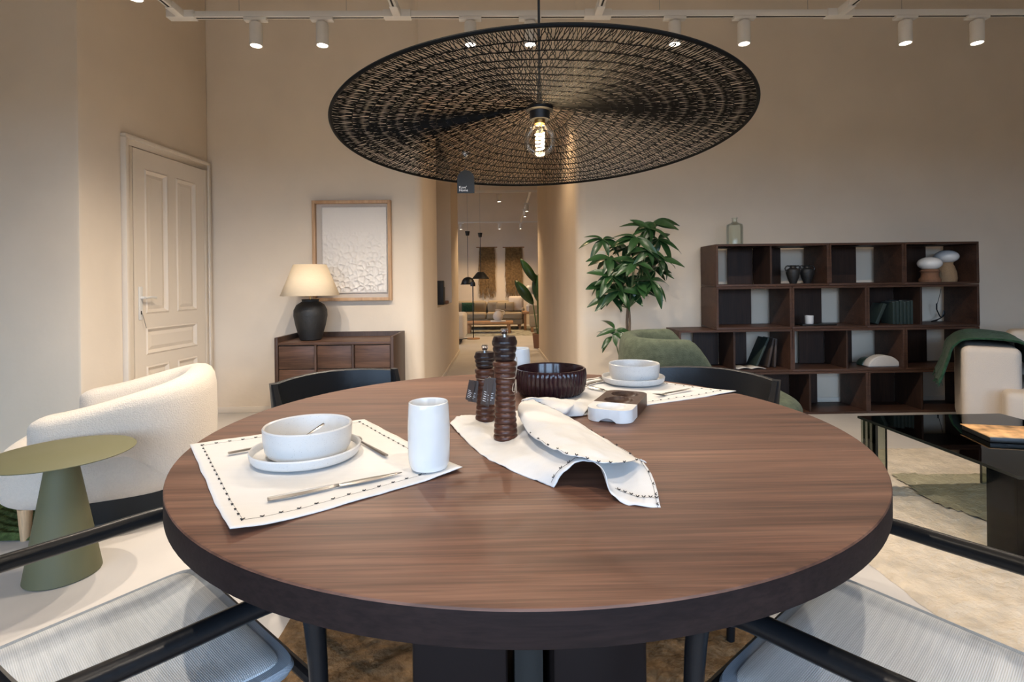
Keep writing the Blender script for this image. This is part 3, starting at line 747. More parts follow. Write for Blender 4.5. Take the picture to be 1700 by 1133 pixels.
# ---- fluted dark bowl
def fluted():
    R=.113; rows=[]
    n=192; K=48
    def ring(r,z,fl): return [((r+fl*abs(math.sin(K/2*2*PI*i/n))*1.0)*math.cos(2*PI*i/n),(r+fl*abs(math.sin(K/2*2*PI*i/n)))*math.sin(2*PI*i/n),z) for i in range(n)]
    pr=[(0,0,0),(.075,0,0),(.095,.004,.002),(.104,.016,.0045),(.109,.040,.0045),(.110,.066,.0045),(.1095,.079,.003),(.1085,.083,.0006),(.105,.083,0),(.103,.078,0),(.102,.04,0),(.095,.016,0),(.08,.009,0),(0,.008,0)]
    o=MB().loft([ring(*p) for p in pr],wrap=True).build('fluted_bowl',M['bowl'],smooth=True)
    o.location=(.147,1.672,TZT+.0005); tag(o,'dark plum fluted serving bowl in middle of table','bowl')
fluted()
# ---- three-well tray
def tray():
    a=on_z(1048,708,TZT); b_=on_z(1078,672,TZT); c=on_z(970,698,TZT)
    d=(b_-a).normalized(); ang=math.atan2(d.y,d.x)
    L=.252; Wd=.116; H=.033
    o0=a+(c-a)*.5
    t=thing('condiment_tray','three-well tray of white marble and dark wood','tray',(o0.x,o0.y,TZT),ang-PI/2)
    # local y runs from the front (marble) to the back, x to the right
    wells=[(.046,.0375,.022),(.126,.0375,.022),(.204,.0375,.022)]
    rc=.034
    def half(y):
        e=min(y,L-y); 
        return Wd/2 if e>=rc else Wd/2-rc+math.sqrt(max(0,rc*rc-(rc-e)**2))
    def hgt(x,y):
        z=H
        for wy,wr,wd in wells:
            q=math.hypot(x,(y-wy))/wr
            if q<1: z-=wd*(1-q*q)**.6
        return z
    def piece(y0,y1,name,mt):
        ny=int((y1-y0)/.0022); nx=46; top=[]; bot=[]
        for j in range(ny+1):
            y=lerp(y0,y1,j/ny); w=max(.004,half(y))
            top.append([(lerp(-w,w,i/nx),y,hgt(lerp(-w,w,i/nx),y)) for i in range(nx+1)])
            und=.011*max(0,1-y/.012) if y<.012 else 0
            bot.append([(lerp(-w,w,i/nx),y,.001+und*max(0,1-(lerp(-1,1,i/nx)/.72)**2)) for i in range(nx+1)])
        rows=[tp+bt[::-1] for tp,bt in zip(top,bot)]
        MB().loft(rows,wrap=True,cap=True).build(name,mt,t,smooth=True)
    piece(0.0006,.084,'marble_end',M['marble']); piece(.0842,L-.0006,'wooden_end',M['traywood'])
tray()
# ---- crumpled napkin
def napkin():
    def pt(px,py,h): return on_z(px,py,TZT+h)
    def sheet(curves,nu=40,nv=8):
        cs=[smooth_path([pt(*p) for p in c],10) for c in curves]
        def samp(c,u):
            f=u*(len(c)-1); i=min(int(f),len(c)-2); return c[i].lerp(c[i+1],f-i)
        rows=[]
        for j in range(nu+1):
            u=j/nu; sec=smooth_path([samp(c,u) for c in cs],nv); rows.append(sec)
        return rows
    lower=sheet([
      [(747,703,.003),(762,720,.003),(797,753,.002),(838,776,.002),(880,794,.002),(919,809,.002)],
      [(757,694,.006),(790,712,.016),(825,735,.006),(862,752,.018),(898,770,.022),(937,783,.030)],
      [(770,689,.003),(803,702,.006),(838,722,.003),(880,728,.025),(925,742,.042),(960,768,.046)],
      [(790,690,.002),(820,698,.003),(850,705,.004),(893,712,.030),(948,735,.048),(988,768,.050)],
      [(815,692,.002),(838,694,.003),(868,694,.012),(915,705,.034),(968,738,.046),(1005,788,.038)],
      [(835,688,.002),(852,686,.004),(886,685,.020),(935,702,.034),(985,738,.038),(1014,818,.012)],
      [(850,684,.002),(866,680,.006),(900,678,.024),(955,706,.030),(1015,748,.028),(1040,837,.002)],
      [(862,680,.002),(876,675,.008),(910,676,.026),(965,706,.030),(1045,762,.030),(1068,842,.001)],
      [(868,676,.003),(884,672,.010),(920,680,.026),(975,712,.028),(1068,770,.026),(1097,842,.001)]])
    flap=sheet([
      [(861,690,.046),(880,722,.046),(920,747,.052),(960,761,.054),(1010,769,.050),(1064,764,.040)],
      [(860,678,.058),(890,700,.060),(930,722,.060),(980,748,.056),(1030,762,.046),(1066,765,.038)],
      [(866,668,.058),(900,684,.060),(945,706,.056),(985,732,.050),(1040,758,.042),(1070,767,.036)],
      [(880,664,.050),(915,678,.050),(960,704,.044),(1000,732,.040),(1048,758,.036),(1073,770,.032)]])
    tail=sheet([
      [(866,672,.050),(885,672,.036),(905,684,.020),(930,692,.010),(950,691,.006),(968,690,.003)],
      [(866,664,.058),(892,666,.046),(915,676,.036),(938,686,.026),(952,680,.022),(972,684,.010)],
      [(874,662,.056),(905,663,.048),(925,668,.040),(945,676,.034),(956,671,.026),(980,675,.012)],
      [(890,662,.040),(912,661,.036),(932,664,.030),(950,670,.024),(962,665,.018),(985,668,.006)],
      [(900,666,.006),(918,664,.012),(938,664,.012),(955,666,.010),(968,662,.008),(990,664,.003)]],nu=36)
    for rows in (lower,flap,tail):
        for j,row in enumerate(rows):
            for i,q in enumerate(row):
                rows[j][i]=q+Vector((0,0,max(-.001,.004*noise.noise(q*34)+.0022*noise.noise(q*80))))
    ctr=on_z(925,750,TZT)
    t=MB().loft(lower).build('napkin',M['cloth'],smooth=True,loc=ctr,solid=.0012)
    tag(t,'crumpled white linen napkin with black stitching under the pepper mills','napkin')
    for rows,nm in ((flap,'folded_flap'),(tail,'folded_corner')):
        o=MB().loft(rows).build(nm,M['cloth'],t,smooth=True,loc=ctr,solid=.0012); o.location=(0,0,0)
    st=MB()
    def along(pts,n,off):
        for i in range(n):
            f=(i+.5)/n*(len(pts)-1); k=int(f); p=pts[k].lerp(pts[min(k+1,len(pts)-1)],f-k); d=(pts[min(k+1,len(pts)-1)]-pts[k]).normalized()
            nrm=(Vector((0,0,CZ))-p).normalized()
            stitch_mesh(st,p+nrm*.0022,d,nrm,.0052)
        st.tube([p+(Vector((0,0,CZ))-p).normalized()*.0022 for p in pts[::2]],.0003,3)
    along([r[1] for r in flap],13,0)                                   # stitched edge of the flap
    along([r[-3] for r in lower[24:]],9,0)                             # right hem
    fr=lower[-3]; along(fr[2:30],6,0); along(fr[44:],7,0)              # front hem
    along([r[5].lerp(r[6],.5) for r in tail[:22]],8,0)
    o=st.build('stitching',M['thread'],t,loc=ctr); o.location=(0,0,0); o['kind']='stuff'
napkin()

# ================================================================== LEFT SIDE OF THE ROOM
def superring(w,d,z,e=.5,n=56,dy=0):
    pts=[]
    for k in range(n):
        a=2*PI*k/n; c,s=math.cos(a),math.sin(a)
        pts.append((math.copysign(abs(c)**e,c)*w, math.copysign(abs(s)**e,s)*d+dy, z))
    return pts
def pillow_slab(w,d,z0,z1,e=.5,round_=.08,dy=0,crown=.01):
    m=MB(); rows=[]
    for k in range(9):
        a=-PI/2+PI/2*k/8; rows.append(superring(w-round_*(1-math.cos(a)),d-round_*(1-math.cos(a)),z0+round_*(1+math.sin(a)),e,dy=dy))
    for k in range(1,9):
        a=PI/2*k/8; rows.append(superring(w-round_*(1-math.cos(a)),d-round_*(1-math.cos(a)),z1-round_*(1-math.sin(a)),e,dy=dy))
    for f in (.75,.4,.1): rows.append(superring((w-round_)*f,(d-round_)*f,z1+crown*(1-f),e,dy=dy))
    m.loft(rows,wrap=True,cap=True); return m
def barrel_band(path,topf,botf,thick,n_sec=20,capn=5):
    """thick upholstered wrap that follows path (list of x,y); rounded section, rounded ends"""
    P=[Vector((x,y,0)) for x,y in path]; N=len(P); rows=[]
    L=[0]
    for i in range(1,N): L.append(L[-1]+(P[i]-P[i-1]).length)
    tot=L[-1]
    def at(s):
        for i in range(1,N):
            if L[i]>=s: 
                f=(s-L[i-1])/max(1e-9,L[i]-L[i-1]); p=P[i-1].lerp(P[i],f); break
        else: p=P[-1]; i=N-1
        t=(P[min(i+1,N-1)]-P[max(i-2,0)]).normalized(); return p,t
    ss=[]; rr=thick/2
    for k in range(capn): ss.append((rr*(1-math.cos(PI/2*k/capn)),math.sin(PI/2*k/capn)))
    M_=64
    for k in range(M_+1): ss.append((lerp(rr,tot-rr,k/M_),1))
    for k in range(capn-1,-1,-1): ss.append((tot-rr*(1-math.cos(PI/2*k/capn)),math.sin(PI/2*k/capn)))
    for s,sc in ss:
        p,t=at(s); nrm=Vector((-t.y,t.x,0)); u=s/tot
        zt,zb=topf(u),botf(u); h=(zt-zb)/2; zc=(zt+zb)/2; hw=rr
        sc=max(sc,.03); sec=[]
        for k in range(n_sec):
            a=2*PI*k/n_sec; c,si=math.cos(a),math.sin(a)
            x=math.copysign(abs(c)**.75,c)*hw*sc; zz=math.copysign(abs(si)**(.38 if h>rr else .6),si)*(h-rr*(1-sc)*.6)
            sec.append(p+nrm*x+Vector((0,0,zc+zz)))
        rows.append(sec)
    return MB().loft(rows,wrap=True,cap=True)
def upath(w,d0,d1,e=.55,n=60):
    """U open towards +y: from (w,d1) round the back at -d0 to (-w,d1)"""
    pts=[(w,lerp(d1,0,i/8)) for i in range(8)]
    for i in range(n+1):
        a=-PI*i/n; c,s=math.cos(a),math.sin(a)
        pts.append((math.copysign(abs(c)**e,c)*w, -abs(s)**e*d0))
    pts+=[(-w,lerp(0,d1,(i+1)/8)) for i in range(8)]
    return pts
def boucle_chair():
    t=thing('boucle_armchair','cream boucle tub armchair with rounded arms and wooden legs','armchair',(-1.955,2.76,0),math.atan2(-.40,-.92)-PI/2)
    def sst(a,b,x):
        x=max(0,min(1,(x-a)/(b-a))); return x*x*(3-2*x)
    top=lambda u:lerp(.545,.672,sst(.0,.42,min(u,1-u)))
    bot=lambda u:lerp(.335,.13,sst(.20,.34,min(u,1-u)))
    barrel_band(upath(.345,.335,.27,.6),top,bot,.165).build('wrap_back',M['boucle'],t,smooth=True)
    pillow_slab(.395,.40,.125,.405,.55,.10,.045).build('seat',M['boucle'],t,smooth=True)
    MB().box(-.30,.30,-.33,.20,.02,.15).build('under_frame',M['dark'],t)
    for sx in (-1,1):
        for sy in (-1,1):
            MB().lathe([(0,0),(.018,0),(.028,.14),(0,.14)],18,(sx*.29,sy*.27+.03,0)).build('leg',M['oak'],t,smooth=True)
boucle_chair()
def side_table():
    t=thing('side_table','olive green metal side table with conical foot and round top','side table',(-1.715,2.085,0))
    MB().lathe([(0,.002),(.120,.002),(.122,.005),(.121,.012),(.047,.455),(0,.455)],64).build('cone_base',M['olive'],t,smooth=True)
    MB().lathe([(0,0),(.116,0),(.116,.004),(0,.004)],48).build('foot_ring',M['dark'],t)
    MB().lathe([(0,.455),(.215,.461),(.237,.466),(.238,.469),(.235,.471),(0,.471)],72).build('top',M['olive'],t,smooth=True)
side_table()
def ridged_rug():
    # pleated green rug lying under the armchair, out of frame to the left
    x0,x1,y0,y1=-3.5,-2.08,2.36,3.25; nx,ny=150,80; rows=[]
    for j in range(ny+1):
        row=[]
        for i in range(nx+1):
            x=lerp(x0,x1,i/nx); y=lerp(y0,y1,j/ny)
            ph=(y*.96+x*.28+.03*noise.noise(Vector((x*3,y*3,0))))/.045
            e=min(i,nx-i,j,ny-j)
            row.append((x-x0,y-y0,.004+ (.014+.012*abs(math.sin(PI*ph))+.006*noise.noise(Vector((x*20,y*20,3))))*min(1,e/2)))
        rows.append(row)
    o=MB().loft(rows).build('green_rug',M['greenrug'],smooth=True); o.location=(x0,y0,0)
    tag(o,'dark green pleated rug under the cream armchair','rug')
ridged_rug()
# ------------------------------------------------------------------ sideboard, lamp, artwork
def sideboard():
    YF=4.17; YB=4.655
    a=on_y(455,560,YF); b_=on_y(653,557,YF); x0,x1=a.x,b_.x; H=.700; D=YB-YF; w=x1-x0; z0=.10
    t=thing('sideboard','low walnut sideboard with gridded doors beside the door','sideboard',(x0,YF,0))
    th=.026
    MB().box(0,th,0,D,z0,H).build('side_panel',M['cabside'],t,bevel=.003)
    MB().box(w-th,w,0,D,z0,H).build('side_panel',M['cabside'],t,bevel=.003)
    MB().box(th,w-th,D-.02,D,z0,H).build('back_panel',M['cabside'],t,bevel=.002)
    MB().box(th,w-th,.006,D-.02,H-.062,H-.040).build('top_board',M['cab'],t,bevel=.002)
    MB().box(th,w-th,.0,D-.02,z0,z0+.03).build('bottom_board',M['cabside'],t,bevel=.002)
    MB().box(th,w-th,.03,D-.02,z0+.03,H-.062).build('carcass',M['dark'],t)
    cols=3; cw=(w-2*th)/cols; rz=[z0+.034,.262,.412,.552,H-.066]
    rz=[z0+.034,.290,.450,H-.066]
    for c in range(cols):
        xa=th+c*cw+(.0 if c==0 else .008); xb=th+(c+1)*cw-(.0 if c==cols-1 else .008)
        for r_ in range(3):
            MB().box(xa+.004,xb-.004,.010,.03,rz[r_]+.003,rz[r_+1]-.003).build('door_panel',M['cab'],t,bevel=.003)
        if c: MB().box(th+c*cw-.008,th+c*cw+.008,-.006,.03,z0+.03,H-.062).build('divider',M['cabside'],t,bevel=.003)
    for sx in (.06,w-.10):
        for sy in (.04,D-.08): MB().box(sx,sx+.04,sy,sy+.04,0,z0).build('leg',M['cabside'],t,bevel=.003)
    return x0,YF,H-.040,w
sx0,sYF,sZ,sw=sideboard()
def table_lamp():
    y=sYF+.20; c=on_y(516,552,y); t=thing('table_lamp','table lamp with black ceramic urn base and cream linen shade','table lamp',(c.x,y,sZ))
    s=y/F; z=lambda py:on_y(516,py,y).z-sZ
    R=lambda px:px*s
    zt=z(440); zb=z(491); zn=z(497); k=zn/ .30
    prof=[(0,0),(R(15),0),(R(17),.006),(R(19),zn*.12),(R(23.5),zn*.36),(R(26.5),zn*.60),(R(26),zn*.74),(R(22),zn*.86),(R(15.5),zn*.925),(R(13),zn*.945),(R(13.2),zn*.975),(R(14.2),zn*.99),(R(13.5),zn),(0,zn)]
    MB().lathe(prof,48).build('urn_base',M['blackcer'],t,smooth=True)
    MB().tube([(0,0,zn-.005),(0,0,zt-.03)],.007,12).build('stem',M['brass'],t,smooth=True)
    MB().lathe([(R(46),zb),(R(25.5),zt)],64).build('shade',M['shade'],t,smooth=True,solid=.002)
    m=MB()
    for rr,zz in ((R(46)-.001,zb+.002),(R(25.5)-.001,zt-.002)): m.tube([(rr*math.cos(2*PI*k/64),rr*math.sin(2*PI*k/64),zz) for k in range(65)],.0018,5)
    m.build('shade_ring',M['shade'],t)
    m=MB()
    for q in range(3): m.tube([(0,0,zt-.03),(R(25.5)*math.cos(q*2.094),R(25.5)*math.sin(q*2.094),zt-.004)],.0014,5)
    m.build('spider',M['brass'],t)
table_lamp()
def artwork():
    y1=BW-.002; y0=BW-.050
    a=on_y(517,333,y0); b_=on_y(650,499,y0); x0,x1,z0,z1=a.x,b_.x,b_.z,a.z; w,h=x1-x0,z1-z0
    t=thing('framed_artwork','oak framed white embossed paper relief above the sideboard','artwork',(x0,y0,z0))
    f=.027; D=y1-y0
    MB().box(0,f,0,D,0,h).build('frame_side',M['frame'],t,bevel=.002); MB().box(w-f,w,0,D,0,h).build('frame_side',M['frame'],t,bevel=.002)
    MB().box(f,w-f,0,D,0,f).build('frame_rail',M['frame'],t,bevel=.002); MB().box(f,w-f,0,D,h-f,h).build('frame_rail',M['frame'],t,bevel=.002)
    MB().box(f,w-f,D-.008,D-.002,f,h-f).build('backing_board',M['mount'],t)
    px0=on_y(530,0,y0+.03).x-x0; px1=on_y(637,0,y0+.03).x-x0; pz1=on_y(580,344,y0+.03).z-z0; pz0=on_y(580,487,y0+.03).z-z0
    N=110; rows=[]
    for j in range(N+1):
        row=[]
        for i in range(N+1):
            u,v=i/N,j/N
            x=lerp(px0,px1,u); zz=lerp(pz0,pz1,v)
            e=min(i,N-i,j,N-j)
            if e==0: x+=.0025*noise.noise(Vector((u*30,v*30,1))); zz+=.0025*noise.noise(Vector((u*30,v*30,5)))
            q=Vector((u*11+.3*noise.noise(Vector((u*6,v*6,0))),v*15,0))
            d,_=noise.voronoi(q); ridge=max(0,1-(d[1]-d[0])/.30)
            amp=max(0,1-v*1.25)**.7
            b2=max(0,noise.noise(Vector((u*26,v*34,9))))
            hgt=amp*(.016*ridge+.012*b2)+.0015*noise.noise(Vector((u*40,v*60,3)))*(1-amp*.5)
            if e<6: hgt*=e/6
            row.append((x,.030-max(-.001,hgt),zz))
        rows.append(row)
    MB().loft(rows).build('embossed_paper',M['paper'],t,smooth=True,solid=.002)
artwork()

# ================================================================== RIGHT SIDE OF THE ROOM
SF,SB=4.30,4.635   # bookcase front and back
def bookcase():
    X=lambda px,py: on_y(px,py,SF).x
    x_right=X(1627,545); 
    n=X(1504,545)-X(1379,545); 
    xr=x_right; N_=.6066; 
    NW=(X(1628,402)-X(1191,405)); 
    unit=NW/7.0; Nn=unit*2; Wd=unit*3                     # narrow = 2 units, wide = 3 units: W N N / N N W / W W N / W W
    H=on_y(1400,403,SF).z/4.0
    xl=xr-7*unit
    t=thing('bookcase','large stepped walnut bookcase of stacked open boxes against the back wall','bookcase',(xl,SF,0))
    th=.018; D=SB-SF
    rows=[(3,0,'WNN'),(2,0,'NNW'),(1,-1,'WWN'),(0,1,'WW')]
    info={}
    for lev,off,pat in rows:
        x=off*unit; z0=lev*H+ (.0 if lev else .0); z1=(lev+1)*H-.002
        for k,ch in enumerate(pat):
            w=Wd if ch=='W' else Nn
            m=MB().box(x+.001,x+w-.001,0,D,z0,z0+th).box(x+.001,x+w-.001,0,D,z1-th,z1).box(x+.001,x+.001+th,0,D,z0+th,z1-th).box(x+w-.001-th,x+w-.001,0,D,z0+th,z1-th)
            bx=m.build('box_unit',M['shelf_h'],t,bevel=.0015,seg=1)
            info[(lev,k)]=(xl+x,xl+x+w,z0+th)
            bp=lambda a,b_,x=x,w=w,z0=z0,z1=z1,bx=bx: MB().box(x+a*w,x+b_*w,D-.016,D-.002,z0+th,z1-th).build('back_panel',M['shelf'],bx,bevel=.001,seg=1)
            if ch=='W':
                bp(.25,.484); bp(.515,.75)
                MB().box(x+.487*w,x+.487*w+.016,.02,D-.016,z0+th,z1-th).build('divider',M['shelf'],bx,bevel=.001,seg=1)
            else:
                bp(.03,.70)
            x += w
    return xl,unit,H,info
bxl,bu,bH,binfo=bookcase()
def shelf_z(lev): return lev*bH+.018+.0005
BT=4*bH-.002
def at_shelf(px,lev,y): return Vector((on_y(px,500,y).x,y,shelf_z(lev)))
def lathe_thing(name,label,cat,prof,mt,loc,group=None,n=32,parts=None,solid=0):
    o=MB().lathe(prof,n).build(name,mt,smooth=True,solid=solid); o.location=loc; tag(o,label,cat,group)
    for nm,pf,m2 in parts or []: MB().lathe(pf,n).build(nm,m2,o,smooth=True)
    return o
p=on_y(1220,404,SF+.17); s=(SF+.17)/F
h=s*46
lathe_thing('glass_bottle','pale green glass bottle on top of the bookcase','bottle',[(0,.001),(.060,.001),(.066,.006),(.067,h*.68),(.062,h*.76),(.03,h*.82),(.022,h*.86),(.021,h*.97),(.028,h*.985),(.027,h),(.019,h),(.018,h*.86),(.028,h*.80),(.058,h*.74),(.063,h*.66),(.062,.01),(0,.008)],M['bottle'],(p.x,SF+.17,BT))
for px,y,lab in ((1317,SF+.10,'small black two-handled vase in top bookcase row, left of two'),(1340,SF+.15,'small black two-handled vase in top bookcase row, right of two')):
    q=at_shelf(px,3,y); t=thing('amphora_vase',lab,'vase',q,0,'black amphora vases')
    MB().lathe([(0,0),(.026,0),(.028,.006),(.044,.05),(.055,.095),(.050,.118),(.026,.132),(.022,.142),(.028,.154),(.024,.154),(.018,.140),(0,.130)],28).build('body',M['blackcer'],t,smooth=True)
    for s_ in (-1,1): MB().tube(smooth_path([(s_*.024,0,.146),(s_*.05,0,.148),(s_*.066,0,.125),(s_*.052,0,.100)],5),.006,8).build('handle',M['blackcer'],t,smooth=True)
for px,y,lab,hh,mt,kind in ((1544,SF+.09,'mushroom lamp with white glass globe on brown turned base in bookcase',0,M['terra'],0),(1572,SF+.18,'taller mushroom lamp with white globe on rattan jug base in bookcase',1,M['rattan'],1)):
    q=at_shelf(px,3,y); t=thing('mushroom_lamp',lab,'table lamp',q,0,'mushroom lamps in the bookcase')
    if kind==0:
        MB().lathe([(0,0),(.075,0),(.078,.02),(.062,.045),(.060,.075),(.072,.092),(.05,.11),(0,.112)],32).build('base',mt,t,smooth=True); zc=.155
    else:
        MB().lathe([(0,0),(.070,0),(.074,.03),(.070,.08),(.055,.13),(.045,.15),(.048,.165),(0,.168)],32).build('base',mt,t,smooth=True); zc=.215
    MB().lathe([(.0,-.055)]+[(.088*math.cos(a),.056*math.sin(a)) for a in [math.radians(x) for x in range(-80,90,10)]]+[(0,.056)],36,(0,0,zc)).build('globe',M['opal'],t,smooth=True)
q=at_shelf(1343,2,SF+.12)
o=MB().box(-.09,.20,-.06,.06,0,.012).build('flat_tray',M['blackm'],bevel=.004); o.location=q; tag(o,'thin black tray on second bookcase row','tray')
lathe_thing('candle_cup','small white candle cup on thin black tray in bookcase','candle',[(0,0),(.030,0),(.032,.004),(.034,.068),(.031,.068),(.029,.05),(0,.048)],M['ceramic'],q+Vector((0,0,.0125)))
def books():
    xs=[1460,1466]+[1480+5.6*i for i in range(6)]
    q=at_shelf(1446,2,SF+.10)
    for i in range(6):
        px=1476+6.0*i; q=at_shelf(px,2,SF+.16); w=.026; h=.185+.006*(i%3)
        t=thing('book','dark green bound book, number %s from the left in upright bookcase row'%['one','two','three','four','five','six'][i],'book',(q.x,SF+.10,q.z),0,'dark green books in the bookcase')
        MB().box(-w/2,w/2,0,.14,0,h).build('cover',M['greenbook'],t,bevel=.002); MB().box(-w/2+.003,w/2-.003,.01,.137,.004,h+.0008).build('pages',M['pages'],t)
    q=at_shelf(1452,2,SF+.12)
    t=thing('book','dark green book leaning left of the upright row in bookcase','book',(q.x,SF+.10,q.z),0,'dark green books in the bookcase')
    Mx=Matrix.Rotation(math.radians(24),4,'Y')
    MB().box(-.014,.014,0,.14,.006,.19).xf(Mx).build('cover',M['greenbook'],t,bevel=.002)
    for i,(px,lean,hh) in enumerate(((1250,24,.27),(1270,12,.25),(1281,4,.24))):
        q=at_shelf(px,1,SF+.14); lab=['dark book leaning steeply in third bookcase row','thin dark book leaning in the middle in third bookcase row','thin brown book standing nearest the partition, third bookcase row'][i]
        t=thing('book',lab,'book',(q.x,SF+.10,q.z),0,'leaning books in the bookcase')
        Mx=Matrix.Rotation(math.radians(lean),4,'Y')
        MB().box(-.009,.009,0,.17,.006,hh).xf(Mx).build('cover',M['greenbook'] if i==0 else M['brownbook'],t,bevel=.002)
        MB().box(-.006,.006,.004,.168,.010,hh+.001).xf(Mx).build('pages',M['pages'],t)
books()
q=at_shelf(1240,1,SF+.10); t=thing('magazine','open pale magazine lying flat on third bookcase row','magazine',(q.x,q.y,q.z))
for s_ in (-1,1):
    MB().loft([[(s_*.12*u,-.075+v*.15,.004+.010*math.sin(PI*min(1,u*1.1))) for u in [i/8 for i in range(9)]] for v in (0,.5,1)]).build('page',M['pages'],t,smooth=True,solid=.002)
for px,mt,w,lab,y in ((1439,M['greenstone'],.095,'dark green arched stone bookend in third bookcase row',SF+.16),(1462,M['whitestone'],.135,'white half-round stone bookend in third bookcase row',SF+.09)):
    q=at_shelf(px,1,y); pts=[(w*math.cos(a)*(.8 if mt is M['greenstone'] else 1),w*.72*math.sin(a)) for a in [PI*i/20 for i in range(21)]]
    m=MB(); n=len(pts); m.add([(x,-.04,z) for x,z in pts]+[(x,.04,z) for x,z in pts],[tuple(range(n)),tuple(range(2*n-1,n-1,-1))]+[(i,(i+1)%n,n+(i+1)%n,n+i) for i in range(n)])
    o=m.build('stone_bookend',mt,bevel=.010,seg=3); o.location=q; tag(o,lab,'bookend','arched stone bookends')
# lamp flex with plug in the bookcase
t=thing('power_cable','black lamp flex with inline switch hanging in the bookcase','cable',at_shelf(1548,2,SF+.30))
Z=lambda px,py:(on_y(px,py,SF+.28)-t.location)
MB().tube(smooth_path([Z(1562,480),Z(1560,490),Z(1556,505)],5),.0022,6).build('flex',M['blackm'],t)
MB().tube([Z(1555,504),Z(1555,514)],.009,8,.6).build('inline_switch',M['blackm'],t,smooth=True)
MB().tube(smooth_path([Z(1555,514),Z(1562,527),Z(1568,522),Z(1567,516),Z(1562,528),Z(1546,534),Z(1556,532)],6),.005,6).build('coiled_flex',M['blackm'],t,smooth=True)
# wall switch
p=on_y(997,425,BW-.006); t=thing('wall_switch','white wall switch plate half hidden by the plant leaves','switch',(p.x,BW-.010,p.z))
MB().box(-.045,.045,0,.009,-.045,.045).build('plate',M['white'],t,bevel=.004); MB().box(-.03,.03,-.003,0,-.03,.03).build('rocker',M['white'],t,bevel=.002)

# ------------------------------------------------------------------ green armchair
def green_chair():
    t=thing('green_armchair','sage green upholstered armchair behind the dining table','armchair',(1.20,3.20,0),math.atan2(-.15,1)-PI/2)
    def sst(a,b,x):
        x=max(0,min(1,(x-a)/(b-a))); return x*x*(3-2*x)
    top=lambda u:lerp(.44,.785,sst(.10,.245,min(u,1-u)))
    bot=lambda u:.16
    barrel_band(upath(.34,.42,.34,.6),top,bot,.14).build('wrap_back',M['greenvelvet'],t,smooth=True)
    pillow_slab(.36,.40,.16,.445,.5,.07,.11).build('seat',M['greenvelvet'],t,smooth=True)
    for sx in (-1,1):
        for sy in (-1,1): MB().lathe([(0,0),(.014,0),(.022,.17),(0,.17)],14,(sx*.24,sy*.24+.03,0)).build('leg',M['blackm'],t,smooth=True)
green_chair()
